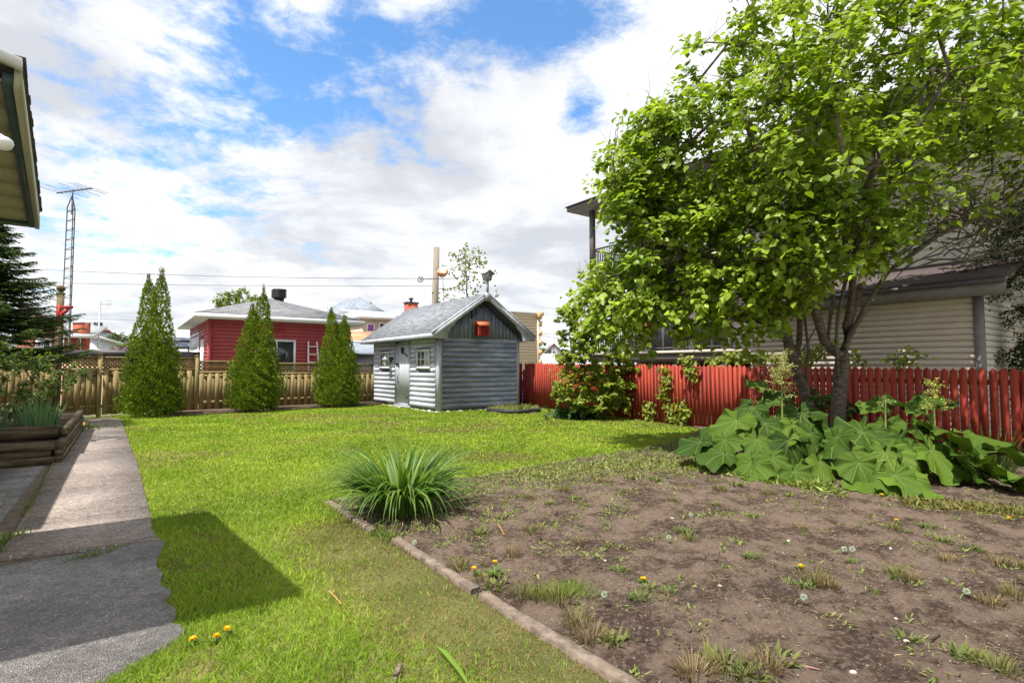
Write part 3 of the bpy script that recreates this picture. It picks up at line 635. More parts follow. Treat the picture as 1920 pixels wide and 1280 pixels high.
for (a0, a1) in ((0.5, 1.5), (3.95, 4.9)): window(sh, FV, a0, a1, 1.43, 2.12, -0.045, (2, 1), mat('sash_paint', (.62, .65, .68), (.68, .70, .72), 6, .5) if 'sash_paint' not in MATS else MATS['sash_paint'], 0.085, -1, curtain=CURT)
dr = MB(*FV)
for i in range(6): dr.box((2.17 + i * 0.135, -0.075 - 0.008 * (i % 2), 0.17), (2.17 + (i + 1) * 0.135 - 0.012, -0.03, 2.38))
dro = dr.build('door', DOORM, sh)
b = MB(*FV); b.box((2.99, -0.085, 0.08), (3.34, -0.03, 2.40)); b.box((2.09, -0.085, 0.08), (2.16, -0.03, 2.40)); b.box((2.16, -0.080, 2.385), (2.985, -0.03, 2.46)); b.box((2.05, -0.13, 0.02), (3.38, 0.0, 0.075)); b.box((2.17, -0.10, 0.08), (2.98, -0.02, 0.155)); b.build('door_frame', TRIM, sh)
b = MB(*FV); b.box((2.98, -0.125, 1.60), (3.27, -0.09, 1.66)); b.box((2.93, -0.12, 1.48), (2.98, -0.085, 1.62)); b.tube([(2.965, -.09, 1.22), (2.965, -.14, 1.16), (2.965, -.14, 0.95), (2.965, -.09, 0.9)], 0.016, 6); b.build('latch', BLACK, dro)
b = MB(*FV); b.box((2.10, -0.11, 0.40), (2.34, -0.088, 0.43)); b.box((2.20, -0.11, 0.36), (2.235, -0.088, 0.47)); b.build('hinge', DGREY, dro)
# squirrel shaped black ornament on the door
b = MB(*FV); b.tube([(2.62, -.11, 2.06), (2.60, -.11, 2.14), (2.57, -.11, 2.19)], [.045, .05, .022], 8); b.tube([(2.565, -.11, 2.2), (2.53, -.11, 2.21)], [.03, .015], 8); b.tube([(2.64, -.11, 2.05), (2.69, -.11, 2.10), (2.70, -.11, 2.18), (2.66, -.11, 2.25)], [.02, .035, .035, .02], 8); b.tube([(2.72, -.105, 2.03), (2.5, -.105, 2.02), (2.32, -.105, 1.97), (2.26, -.105, 1.90)], [.018, .022, .02, .028], 6)
setp(b.build('animal_ornament', BLACK, loc=S0 + V * 2.6 - U * .1 + Z * 2), 'black squirrel shaped metal ornament at the top of the shed door', 'ornament')
# lantern
L0 = S0 + V * 3.72 - U * 0.05 + Z * 1.80
ln = thing('wall_lantern', 'black and silver wall lantern beside the left window of the shed', 'lantern', L0)
b = MB(L0, V, U); b.lathe((0, -0.02, 0), [(.002, -.10), (.06, -.08), (.075, 0), (.06, .08), (.002, .10)], 10); b.tube([(0, -.03, .0), (0.03, -.12, .06), (0.06, -.22, .05), (.06, -.26, 0.10)], .014, 6); b.build('bracket', BLACK, ln)
b = MB(L0, V, U); b.lathe((.06, -.26, 0), [(.045, -.17), (.062, -.15), (.085, 0.0), (.02, .005)], 8); b.build('glass', mat('lamp_glass', (.55, .57, .58), None, rough=.2), ln)
b = MB(L0, V, U); b.lathe((.06, -.26, 0), [(.13, .0), (.10, .03), (.05, .07), (.015, .10), (.02, .13), (.004, .15)], 10); b.lathe((.06, -.26, 0), [(.05, -.20), (.058, -.172), (.02, -.171)], 8)
for k in range(6):
    a = k * math.pi / 3; b.tube([(.06 + .062 * math.cos(a), -.26 + .062 * math.sin(a), -.16), (.06 + .088 * math.cos(a), -.26 + .088 * math.sin(a), .0)], .006, 4)
b.build('lantern_frame', GALV, ln)
# hanging log bird house with scroll bracket
H0 = S0 + U * 1.50 - V * 0.36 + Z * 2.78
bh = thing('hanging_birdhouse', 'small orange log birdhouse hanging from a black scroll bracket on the shed gable', 'birdhouse', H0)
b = MB(H0, U, V); b.box((-.26, 0.27, .42), (-.23, .31, .86)); b.tube([(-.24, .27, .80), (-.12, .2, .84), (0.0, .1, .84), (.06, 0, .80), (.04, 0, .74)], .012, 5); b.tube([(-.24, .27, .5), (-.16, .2, .52), (-.12, .15, .62), (-.18, .15, .68), (-.2, .2, .62)], .012, 5)
for i in range(4): b.tube([(-.24 + i * .08, .2 - i * .05, .82), (-.22 + i * .08, .2 - i * .05, .88), (-.18 + i * .08, .19 - i * .05, .86)], .014, 5)
b.tube([(.0, .02, .32), (.04, 0, .74)], .004, 4); b.build('bracket', BLACK, bh)
b = MB(H0, U, V)
for i in range(5):
    z = -.16 + i * .068
    for (p0, p1) in (((-.21, -.12, z), (.21, -.12, z)), ((-.21, .12, z), (.21, .12, z)), ((-.18, -.15, z + .03), (-.18, .15, z + .03)), ((.18, -.15, z + .03), (.18, .15, z + .03))): b.tube([p0, p1], .034, 8)
b.box((-.19, -.13, -.19), (.19, .13, -.17)); b.build('log_body', REDT, bh)
b = MB(H0, U, V); b.slab([(-.25, -.20, .15), (.25, -.20, .15), (.25, 0, .34), (-.25, 0, .34)], .02); b.slab([(.25, .2, .15), (-.25, .2, .15), (-.25, 0, .34), (.25, 0, .34)], .02); b.build('birdhouse_roof', ORANGE, bh)
# grey bird house on the ridge
H1 = S0 + U * (W_ / 2) - V * (OG + .02) + Z * 3.95
bh = thing('birdhouse', 'weathered grey birdhouse on a short post above the shed peak', 'birdhouse', H1)
b = MB(H1, U, V); b.box((-.10, -.055, -.16), (.10, -.03, .14)); b.box((-.035, -.053, .14), (.035, -.0, .55)); b.build('post', GALV, bh)
H1 = H1 + Z * .10; U8, V8, Z8 = U * .82, V * .82, Z * .82
b = MB(H1, U8, V8, Z8); b.add([(-.13, -.12, .56), (.13, -.12, .56), (.13, .12, .56), (-.13, .12, .56), (-.19, -.17, .86), (.19, -.17, .86), (.19, .17, .86), (-.19, .17, .86), (0, -.17, .98), (0, .17, .98)], [(0, 3, 2, 1), (0, 1, 5, 8, 4), (1, 2, 6, 5), (2, 3, 7, 9, 6), (3, 0, 4, 7), (4, 8, 9, 7), (5, 6, 9, 8)]); b.build('box', GALV, bh)
b = MB(H1, U8, V8, Z8)
b.slab([(-.27, .22, .84), (-.27, -.24, .84), (0, -.24, 1.02), (0, .22, 1.02)], .018); b.slab([(.27, -.24, .84), (.27, .22, .84), (0, .22, 1.02), (0, -.24, 1.02)], .018); b.build('birdhouse_roof', GALV, bh)
b = MB(H1, U8, V8, Z8); b.tube([(0, -.168, .80), (0, -.175, .80)], .035, 10); b.build('entrance_hole', BLACK, bh)
# weathervane
H2 = S0 + U * (W_ / 2) + V * 2.75 + Z * 4.05
wv = thing('weathervane', 'rooster weathervane on the ridge of the shed roof', 'weathervane', H2)
R_ = np.array([1.0, 0, 0]); b = MB(H2, R_, (0, 1, 0)); b.tube([(0.05, 0, -.1), (0.0, 0, .75), (-.02, 0, 1.02)], .012, 6); b.tube([(-.9, 0, .93), (.55, 0, .98)], .014, 5); b.tube([(-.25, 0, .55), (.25, 0, .57)], .010, 5); b.tube([(0, -.25, .56), (0, .25, .56)], .010, 5)
b.tube([(-.9 + .11 * math.cos(k * .6), 0, .93 + .11 * math.sin(k * .6)) for k in range(12)], .018, 5); b.tube([(-.96, 0, .86), (-.84, 0, 1.0)], .014, 5); b.tube([(-.96, 0, 1.0), (-.84, 0, .86)], .014, 5); b.prism([(.5, .93), (.68, .985), (.5, 1.03)], 1, -.008, .008); b.build('arrow_and_mast', DGREY, wv)
b = MB(H2, R_, (0, 1, 0)); b.prism([(-.30, 1.16), (-.24, 1.22), (-.22, 1.30), (-.17, 1.33), (-.15, 1.26), (-.09, 1.22), (0, 1.22), (.06, 1.32), (.15, 1.36), (.21, 1.27), (.17, 1.15), (.08, 1.05), (-.02, 1.02), (-.10, 1.02), (-.20, 1.09), (-.22, 1.16)], 1, -.012, .012); b.build('rooster', COPPER, wv)
# rubble round the shed base
rs = MB()
for k in range(110):
    if k < 60: p_ = S0 + V * random.uniform(-.3, L_) - U * random.uniform(.08, .26)
    else: p_ = S0 + U * random.uniform(-.2, W_) - V * random.uniform(.08, .24)
    r = random.uniform(.03, .085); rs.lathe((p_[0], p_[1], 0.0), [(r * .7, -r * .3), (r, .1 * r), (r * random.uniform(.5, .9), r * .5), (r * .1, r * .65)], 6)
setp(rs.build('base_stones', STONE, loc=S0), 'pale broken stones along the foot of the shed walls', 'stones', kind='stuff')

# ---------------------------------------------------------------- treated wood fence with lattice
def wood_panel(root, fr, a0, a1, zb, zt):
    la = zt - 0.36
    b = MB(*fr); b.box((a0, -.05, zt - .045), (a1, .06, zt)); b.box((a0, -.045, la - .07), (a1, .045, la)); b.build('rail', WOOD, root)
    b = MB(*fr); b.box((a0, -.02, zb + .22), (a1, .02, zb + .31)); b.box((a0, -.02, la - .20), (a1, .02, la - .11)); b.build('back_rail', WOOD, root)
    n = max(1, int(round((a1 - a0) / 0.255))); st_ = (a1 - a0) / n; b = MB(*fr)
    for i in range(n):
        x = a0 + (i + .06) * st_; j = random.uniform(-.006, .006); b.box((x, -.042, zb + .02 + j), (x + .145, -.022, la - .072)); x += st_ / 2
        b.box((x, .022, zb + .02 - j), (min(x + .145, a1), .042, la - .072))
    b.build('fence_boards', WOOD, root)
    b = MB(*fr); h0, h1 = la, zt - .045; H = h1 - h0; sp_ = 0.115; k = int((a1 - a0 + H) / sp_) + 1
    for i in range(k):
        for sg, y in ((1, -.012), (-1, .006)):
            x = a0 - H + i * sp_ if sg == 1 else a0 + i * sp_; t0, t1 = 0.0, H
            xs_ = lambda t_: x + sg * t_
            lo, hi = sorted([(a0 - x) * sg, (a1 - x) * sg]); t0 = max(0, lo); t1 = min(H, hi)
            if t1 - t0 < .03: continue
            w2 = .027; b.add([(xs_(t0) - w2, y, h0 + t0), (xs_(t0) + w2, y, h0 + t0), (xs_(t1) + w2, y, h0 + t1), (xs_(t1) - w2, y, h0 + t1), (xs_(t0) - w2, y + .007, h0 + t0), (xs_(t0) + w2, y + .007, h0 + t0), (xs_(t1) + w2, y + .007, h0 + t1), (xs_(t1) - w2, y + .007, h0 + t1)], [(0, 1, 2, 3), (7, 6, 5, 4), (0, 4, 5, 1), (1, 5, 6, 2), (2, 6, 7, 3), (3, 7, 4, 0)])
    b.build('lattice', WOOD, root)
FRM = (BA, BD, BN)
wf = thing('lattice_fence', 'brown green wooden board fence topped with lattice running behind the thujas', 'fence', BA)
posts = [0.0, 2.6, 5.15, 7.6, 9.4]; tops = [1.80, 1.78, 1.70, 1.64, 1.62]
for i in range(4): wood_panel(wf, FRM, posts[i] + .06, posts[i + 1] - .06, .05, tops[i + 1] + (.02 if i else .04))
for x, z in zip(posts, tops):
    b = MB(*FRM); b.box((x - .055, -.055, 0), (x + .055, .055, z + .08)); b.build('post', WOOD, wf)
    b = MB(*FRM); b.box((x - .075, -.075, z + .082), (x + .075, .075, z + .10)); b.add([(x - .06, -.06, z + .102), (x + .06, -.06, z + .102), (x + .06, .06, z + .102), (x - .06, .06, z + .102), (x, 0, z + .135)], [(0, 3, 2, 1), (0, 1, 4), (1, 2, 4), (2, 3, 4), (3, 0, 4)]); b.build('post_cap', WOOD, wf)
gt = thing('garden_gate', 'wooden board gate with lattice top between the tall post and the capped fence post', 'gate', BA - BD * .9)
wood_panel(gt, FRM, -.89, -.058, .05, 1.82)
lf = thing('side_fence', 'shaded wooden lattice fence left of the tall post behind the leafy bush', 'fence', BA - BD * 1.1)
wood_panel(lf, (BA - BN * .12, BD, BN), -3.55, -1.02, .05, 2.05); wood_panel(lf, (BA - BN * .12, BD, BN), -6.2, -3.67, .05, 2.05)
b = MB(BA - BN * .12, BD, BN); b.box((-3.665, -.055, 0), (-3.555, .055, 2.1)); b.build('post', WOODD, lf)
TP = BA - BD * .98 - BN * .03
tp = thing('tall_gate_post', 'tall dark wooden gate post with a ball finial', 'post', TP)
b = MB(TP, BD, BN); b.box((-.085, -.085, 0), (.085, .085, 3.62)); b.build('post', WOODD, tp)
b = MB(TP, BD, BN); b.box((-.105, -.105, 3.622), (.105, .105, 3.66)); b.lathe((0, 0, 3.66), [(.05, 0), (.035, .03), (.09, .07), (.115, .13), (.09, .19), (.03, .225), (.002, .23)], 14); b.build('finial', WOODD, tp, smooth=False)
BKo = TP + np.array([.06, -.12, 3.2]); bk = thing('plant_bracket', 'empty red wooden plant hanger bracket on the tall gate post', 'bracket', BKo)
b = MB(BKo, (1, 0, 0), (0, 1, 0)); b.box((-.05, -.02, -.42), (.05, .03, .10)); b.build('back_plate', REDT, bk)
b = MB(BKo, (1, 0, 0), (0, 1, 0)); b.box((.052, -.03, -.01), (.40, .025, .07)); b.prism([(.052, -.30), (.13, -.28), (.17, -.17), (.26, -.11), (.30, -.012), (.22, -.012), (.12, -.08), (.052, -.13)], 1, -.022, .018); b.build('arm', REDT, bk)

# ---------------------------------------------------------------- red picket fence
FLn = 17.5
def ftop(t_): return 1.665 + (1.484 - 1.665) * t_ / 14.52
for (t0, t1, nm_, lb) in ((-2.2, -0.04, 'picket_fence', 'short end of the red picket fence half hidden behind the shed'), (0.17, FLn, 'picket_fence', 'long red picket fence running from the shed past the tree to the right edge')):
    pf = thing(nm_, lb, 'fence', FA + FD * t0)
    cuts = [t0] + [x for x in (2.55, 4.95, 7.35, 9.75, 12.15, 14.55, 16.95) if t0 < x < t1] + [t1]
    for a, c_ in zip(cuts[:-1], cuts[1:]):
        b = MB(FA, FD, FN); n = int(round((c_ - a) / .124)); st_ = (c_ - a) / n
        for i in range(n):
            x0 = a + i * st_ + .006; wd = st_ - (.012 if x0 < 4.5 else .022); x1 = x0 + wd; z = ftop(x0) + random.uniform(-.016, .014); y = random.uniform(-.003, .003); ti = random.uniform(-.004, .004)
            b.prism([(x0, .03), (x1, .03), (x1 + ti, z - .055), ((x0 + x1) / 2 + ti, z), (x0 + ti, z - .055)], 1, y - .011, y + .011)
        b.build('picket_panel', REDF, pf)
        b = MB(FA, FD, FN)
        for zz_ in (.35, 1.22): b.box((a + .002, .018, zz_), (c_ - .002, .056, zz_ + .085))
        b.build('rail', REDF, pf)
        b = MB(FA, FD, FN); b.box((c_ - .05, .06, 0), (c_ + .04, .15, 1.40)); b.build('post', REDF, pf)

# ---------------------------------------------------------------- own house at the left (roof corner in view)
K1, K2 = W(41, 163, 2.55), W(75, 426, 4.62); kd = unit(K2 - K1); dn = -U
hs = thing('house', 'cream house corner with roof overhang and perforated soffit at the left edge', 'house', NS(-3.0, 8.0))
top = lambda p, q: p + dn * q + Z * (0.14 + 0.30 * q)
b = MB(); P_ = [K1 + Z * .14, K2 + Z * .14, top(K2, 3.0), top(K1, 3.0)]; b.slab([P_[3], P_[0], P_[1], P_[2]], .05); rfm = b.build('roof', R_GREY, hs)
b = MB()   # ragged shingle edge hanging past the fascia
n = 26
for i in range(n):
    a = K1 + (K2 - K1) * i / n; c_ = K1 + (K2 - K1) * (i + .96) / n; o_ = U * random.uniform(.006, .014); b.slab([a + Z * .155 - U * .1, a + Z * .15 + o_, c_ + Z * .15 + o_, c_ + Z * .155 - U * .1], .014)
b.build('shingle_edge', mat('shingle_edge_mat', (.06, .05, .055), (.12, .10, .10), 20, .95), rfm)
def strip(p, q, w0, w1, z0, z1, m, nm, par):
    b = MB(); b.add([p + dn * w0 + Z * z0, q + dn * w0 + Z * z0, q + dn * w1 + Z * z0, p + dn * w1 + Z * z0, p + dn * w0 + Z * z1, q + dn * w0 + Z * z1, q + dn * w1 + Z * z1, p + dn * w1 + Z * z1], [(0, 3, 2, 1), (4, 5, 6, 7), (0, 1, 5, 4), (1, 2, 6, 5), (2, 3, 7, 6), (3, 0, 4, 7)]); return b.build(nm, m, par)
strip(K1, K2, .002, .03, -.02, .085, CREAMT, 'fascia', rfm)
strip(K1, K2, .032, .072, -.012, .05, DGREEN, 'edge_trim', rfm)
strip(K2 - kd * .12, K2 - kd * .003, .074, 2.6, -.012, .05, DGREEN, 'edge_trim', rfm)
for i in range(8):
    a, c_ = K1 + (K2 - K1 - kd * .13) * i / 8, K1 + (K2 - K1 - kd * .13) * (i + 1) / 8; strip(a + kd * .004, c_ - kd * .004, .075, 2.6, .004, .02, SOFF, 'soffit_panel', rfm)
b = MB(K1 - kd * .02, dn, -kd * 1.0); b.prism([(0, -.04), (.07, -.04), (.07, .06), (0, .06)], 1, .0, .06) if False else None
b = MB(); g0 = K1 - kd * .06; g0 = K1 - kd * .005; b.add([g0 + Z * .115, g0 + dn * 2.6 + Z * .88, g0 + dn * 2.6 + Z * .74, g0 + Z * .07, g0 - kd * .05 + Z * .115, g0 - kd * .05 + dn * 2.6 + Z * .88, g0 - kd * .05 + dn * 2.6 + Z * .74, g0 - kd * .05 + Z * .07], [(0, 1, 2, 3), (7, 6, 5, 4), (0, 4, 5, 1), (1, 5, 6, 2), (2, 6, 7, 3), (3, 7, 4, 0)]); b.build('gutter', WHITE, rfm)
b = MB((0, 0, 0), U, V); b.box((-8, 4.0, 0), (-3.4, 13.1, 2.9)); b.box((-8, 3.2, 0), (-3.402, 3.998, 2.6)); b.build('wall', CREAM, hs)
b = MB((0, 0, 0), U, V)
P1 = [(-2.0, 6.3, 3.0), (-2.0, 13.7, 3.0), (-5.5, 13.7, 4.6), (-5.5, 6.3, 4.6)]; b.slab(P1, .14); b.slab([(-9, 13.7, 3.0), (-9, 6.3, 3.0), (-5.5, 6.3, 4.6), (-5.5, 13.7, 4.6)], .14); b.build('main_roof', R_GREY, hs)
GL = W(5, 268, 2.45); gl = thing('globe_lamp', 'white glass globe lamp hanging under the soffit at the left edge', 'lamp', GL)
b = MB(GL); b.lathe((0, 0, 0), [(.002, -.034), (.02, -.03), (.034, -.018), (.040, 0), (.036, .016), (.022, .027), (.012, .03)], 18); b.build('globe', LAMPG, gl, smooth=True)
b = MB(GL); b.tube([(0, 0, .028), (-.03, .0, .045), (-.25, -.02, .05), (-.27, -.02, float(K1[2] + .02 - GL[2]))], .008, 8); b.build('arm', WHITE, gl)

# ---------------------------------------------------------------- raised timber planter, irises, small bush
PN, PS = float(G(117, 868) @ U), float(G(117, 868) @ V)
pb_ = thing('raised_planter', 'old two tier timber planter box beside the path', 'planter', NS(PN, PS))
PF = (NS(PN, PS), U, V)
for i, (z0, z1, n0) in enumerate(((0, .11, 0), (.115, .215, -.05), (.22, .33, 0))):
    b = MB(*PF); b.box((-2.0, -.0 + .02 * (i % 2), z0), (n0 - .10, .09 + .02 * (i % 2), z1)); b.build('front_timber', TIMB, pb_)
    b = MB(*PF); b.box((-.095, .0, z0), (0 if i != 1 else -.01, 5.3, z1)); b.build('side_timber', TIMB, pb_)
b = MB(*PF); b.box((-2.0, .80, .33), (-.12, .89, .52)); b.build('upper_timber', TIMB, pb_)
b = MB(*PF); b.box((-.10, .80, .333), (-.01, 5.3, .50)); b.build('upper_timber', TIMB, pb_)
b = MB(*PF); b.box((-2.0, .10, .02), (-.10, .80, .29)); b.box((-2.0, .90, .02), (-.11, 5.3, .47)); b.build('planter_soil', SOIL, pb_)
GI = ((.10, .20, .10), (.17, .28, .16))
for k, (n_, s_, cnt) in enumerate(((-.40, 1.2, 34), (-.95, 1.25, 40), (-.55, 2.0, 40), (-1.3, 1.9, 30))):
    blades('iris', NS(PN + n_, PS + s_, .46), cnt, .50, .045, .75, *GI, seg=5, rad=.28, droop=.35)
iris_l = ['front right clump of blue green sword leaves in the raised planter', 'clump of blue green sword leaves at the left edge of the planter', 'clump of sword leaves in the middle of the raised planter', 'clump of sword leaves at the rear left of the raised planter']
for o, l in zip([o for o in bpy.data.objects if o.name.startswith('iris')], iris_l): setp(o, l, 'iris', 'irises in the raised planter')

def bush(name, label, c, ells, n, size, cols, stems=6, group=None, cat='bush', T=LEAF, m=None, trans=None, ntw=60, leafn=None, var=.2):
    r = thing(name, label, cat, c, group); c = np.array(c, float); P = []; tot = sum(e[1][0] * e[1][1] * e[1][2] for e in ells)
    tp_ = np.concatenate([ellpts(e[0], e[1], max(6, int(ntw * (e[1][0] * e[1][1] * e[1][2] / tot))), .5) for e in ells]); tp_[:, 2] = np.maximum(tp_[:, 2], c[2] + .05)
    lim = [[c + np.array([0, 0, -.02]), c + Z * .15]]; 
    mb, tips, prev, _, _ = skeleton(lim, tp_, .05, .005, .25, .03); mb.build('stem', BARKD, r)
    k = max(3, n // len(tips)); P, D = clusters(tips, prev, k, max(.12, .9 * (tot / len(tips)) ** (1 / 3)), .1)
    N = unit(rdir(len(P)) * .8 + np.array([-.2, -.3, .9])); L = size * rng.uniform(.6, 1.2, len(P))
    P[:, 2] = np.maximum(P[:, 2], c[2] + .01)
    foliage('foliage', T, P, D, N, L, L * .7, colvar(len(P), cols[0], cols[1], var), m or M_LEAF, r)
    return r
bc = NS(PN - 1.0, PS + 3.0, .46)
bush('rose_bush', 'leafy green rose bush with reddish tips behind the planter irises', bc, [(bc + np.array([-.2, .2, .75]), (.95, .8, .75)), (bc + np.array([.5, .3, .95]), (.6, .5, .3))], 4200, .065, ((.05, .12, .02), (.15, .19, .04)), ntw=110)
fc = G(152, 806, .0); r = thing('yellow_flower_patch', 'low plant with small yellow flowers at the foot of the planter by the path', 'flowers', fc)
P = fc + np.c_[rng.normal(size=(260, 2)) * (.22, .16), rng.uniform(.01, .10, 260)]; foliage('foliage', LEAF, P, rdir(260) + Z * .6, rdir(260) + Z, .06, .035, colvar(260, (.06, .13, .02), (.14, .2, .04)), M_LEAF, r)
b = MB()
for k in range(9):
    p = fc + np.array([random.gauss(0, .16), random.gauss(0, .1), random.uniform(.09, .16)]); b.lathe(tuple(p), [(.004, -.01), (.028, .0), (.018, .014), (.002, .016)], 8)
b.build('flower_heads', YEL, r)

# ---------------------------------------------------------------- spruce at the left
SPc = np.array([-12.6, 12.3, 0]); sp_t = thing('spruce_tree', 'dark green spruce with drooping layered branches at the left edge', 'spruce', SPc)
b = MB(); b.tube([SPc, SPc + Z * 3, SPc + Z * 5.6], [.16, .11, .02], 9, local=False)
PP, DD, LL = [], [], []
for z in np.arange(1.75, 5.5, .13):
    nb_ = 8
    for k in range(nb_):
        a = random.uniform(0, 2 * math.pi); Lb = (5.9 - z) / 3.9 * 2.45 * random.uniform(.72, 1.1); d = np.array([math.cos(a), math.sin(a), 0]); pts = []
        for f in np.linspace(0, 1, 8): pts.append(SPc + Z * (z - .35 * math.sin(f * 2.3) * Lb * .5 + .1 * f * Lb) + d * Lb * f)
        b.tube(pts, list(np.linspace(.028, .006, 8)), 4, local=False)
        sd = np.array([-d[1], d[0], 0])
        for f in np.linspace(.12, 1, int(9 + Lb * 7)):
            i0 = f * 7; i = min(int(i0), 6); p = pts[i] + (pts[i + 1] - pts[i]) * (i0 - i)
            for sgn in (-1, 1):
                tl = (.16 + .34 * (1 - f)) * random.uniform(.6, 1.2); td = unit(sd * sgn + d * .75 - Z * random.uniform(.0, .5)); m_ = int(tl / .022)
                for j in range(m_):
                    for s2 in (-1, 1): PP.append(p + td * tl * j / m_); DD.append(unit(td * .8 + np.cross(td, Z) * s2 * .8 + Z * random.uniform(-.3, .5))); LL.append(.055)
b.build('trunk', BARKD, sp_t); n = len(PP)
foliage('foliage', LONG, PP, DD, rdir(n) + Z, np.array(LL) * rng.uniform(.7, 1.5, n), .020, colvar(n, (.022, .058, .016), (.12, .17, .035), .25, rng.random(n) ** 2), M_NEEDLE, sp_t)

# ---------------------------------------------------------------- thujas
def thuja(c, R, H, leads, label, n=24000):
    r = thing('thuja', label, 'thuja', c, 'thujas along the wooden fence'); R = R * .79; c = np.array(c, float)
    b = MB(); b.tube([c, c + Z * H * .5], [.07, .03], 7, local=False); b.build('trunk', BARKD, r)
    fr_z = [0, .06, .16, .28, .42, .58, .74, .88, .97, 1.0]; fr_r = [.82, .95, 1.0, .99, .85, .60, .40, .26, .13, .03]
    P, N_ = [], []
    for (ox, oy, h, rs_) in leads:
        m_ = int(n * rs_ * h / H / sum(l[3] * l[2] / H for l in leads)); f = rng.random(m_ * 3); rr = np.interp(f, fr_z, fr_r); k = rng.random(m_ * 3) < (rr * .93 + .07); f, rr = f[k][:m_], rr[k][:m_]; a = rng.random(len(f)) * 2 * math.pi
        lump = 1 + .15 * np.sin(a * 5 + f * 23 + ox * 9) * np.cos(f * 31 + a * 3) + .10 * np.sin(a * 11 + f * 57)
        gap_ = vnoise(a * 2.2 + 3 + ox, f * h * 3.2, 1.0); dpt = .80 + .22 * rng.random(len(f)) ** .6 - .22 * (gap_ > .66)
        rad = rr * R * rs_ * lump * dpt
        P.append(np.c_[c[0] + ox * (.35 + .65 * f) + rad * np.cos(a), c[1] + oy + rad * np.sin(a), c[2] + .04 + f * h]); N_.append(np.c_[np.cos(a), np.sin(a), np.full(len(f), .25)])
    P = np.concatenate(P); N_ = np.concatenate(N_); m_ = len(P); D = unit(N_ * .7 + np.array([0, 0, .75]) + rng.normal(size=(m_, 3)) * .35)
    t = (vnoise(P[:, 0] * 1.0 + P[:, 1], P[:, 2] * 1.3, 5.0) * .6 + .5 * rng.random(m_)).clip(0, 1)
    br = (rng.random(m_) < .025)[:, None]; C = np.where(br, colvar(m_, (.20, .12, .05), (.15, .09, .04)), colvar(m_, (.05, .115, .010), (.25, .33, .03), .2, t))
    foliage('foliage', SPRAY, P, D, unit(N_ + rng.normal(size=(m_, 3)) * .5), rng.uniform(.045, .09, m_), rng.uniform(.035, .06, m_), C, M_NEEDLE, r)
    k = 130
    for l in leads[:2]:
        Q = np.c_[np.full(k, c[0] + l[0]) + rng.normal(size=k) * .035, np.full(k, c[1] + l[1]) + rng.normal(size=k) * .03, c[2] + l[2] * rng.uniform(.90, 1.06, k)]; foliage('tips', LONG, Q, np.array([0, 0, 1.0]) + rng.normal(size=(len(Q), 3)) * .25, rdir(len(Q)), rng.uniform(.06, .13, len(Q)), .02, colvar(len(Q), (.10, .15, .03), (.20, .16, .07)), M_NEEDLE, r)
T1, T2, T3 = np.array([-10.85, 16.15, .05]), np.array([-8.72, 18.15, .05]), np.array([-6.55, 20.1, .05])
thuja(T1, 1.0, 4.1, [(-.22, 0, 4.0, .84), (.24, -.1, 4.15, .84), (0.0, .0, 2.4, 1.0)], 'tallest thuja with two pointed tops standing beside the path')
thuja(T2, 1.0, 3.85, [(.22, 0, 3.9, .88), (-.10, -.1, 3.35, .95), (.42, -.2, 2.1, .72)], 'middle thuja in front of the red garage wall')
thuja(T3, 1.0, 3.55, [(-.28, 0, 3.5, .85), (.20, .05, 3.2, .88), (0, -.1, 1.9, .9)], 'smallest thuja standing next to the shed')

# ---------------------------------------------------------------- red garage
RG = np.array([-11.97, 21.0, 0]); rg = thing('red_garage', 'red sided garage with grey hip roof behind the wooden fence', 'garage', RG); GW, GL_ = 5.6, 7.0; ZG = 3.40
b = MB(RG, U, V); b.box((0.02, .02, 0), (GW - .02, GL_ - .02, ZG)); siding(b, .1, GW - .08, .4, ZG, 0.0, -1, .15, .022); b.build('wall', REDS, rg)
b = MB(RG, V, U); siding(b, .1, GL_ - .08, .4, ZG, 0.0, -1, .15, .022, skip=((1.32, 2.28, 0, 2.68), (3.1, 6.9, 0, 3.08))); b.build('side_wall', REDS, rg)
b = MB(RG, U, V); b.box((-.035, -.035, 0), (.10, .10, ZG)); b.box((GW - .1, -.035, 0), (GW + .035, .1, ZG)); b.box((-.035, GL_ - .1, 0), (.1, GL_ + .02, ZG)); b.build('corner_post', REDS, rg)
rr_ = hiproof(rg, (RG, U, V), GW, GL_, .5, 3.60, 4.74, R_GREY, .55, WHITE, .20, ridge=.5)
vt = MB(RG + U * 3.35 + V * 3.6, U, V); vt.box((-.2, -.2, 4.3), (.2, .2, 4.85)); 
for k in range(5): vt.box((-.30, -.30, 4.87 + k * .085), (.30, .30, 4.91 + k * .085))
vt.box((-.26, -.26, 4.852), (.26, .26, 5.29)); vt.build('roof_vent', BLACK, rr_)
window(rg, (RG, U, V), 1.75, 3.28, 1.25, 2.66, -.03, (1, 0), WHITE, .09, -1, half=False)
b = MB(RG, V, U); b.box((1.42, -.03, 0), (2.18, .01, 2.58)); d_ = b.build('door', WHITE, rg)
b = MB(RG, V, U); b.box((1.34, -.045, 0), (1.415, .0, 2.66)); b.box((2.185, -.045, 0), (2.26, 0, 2.66)); b.box((1.418, -.043, 2.583), (2.182, 0, 2.66)); b.box((3.12, -.045, 0), (3.26, 0, 3.06)); b.box((6.74, -.045, 0), (6.88, 0, 3.06)); b.box((3.263, -.043, 2.93), (6.737, 0, 3.06)); b.build('door_frame', WHITE, rg)
b = MB(RG, V, U)
for k in range(5): b.box((3.27, -.02, k * .58), (6.73, .0, k * .58 + .57))
b.build('overhead_door', WHM, rg)
b = MB(RG, U, V); b.box((2.1, -.07, 3.02), (2.85, -.03, 3.10)); b.build('light_bar', REDT, rg)
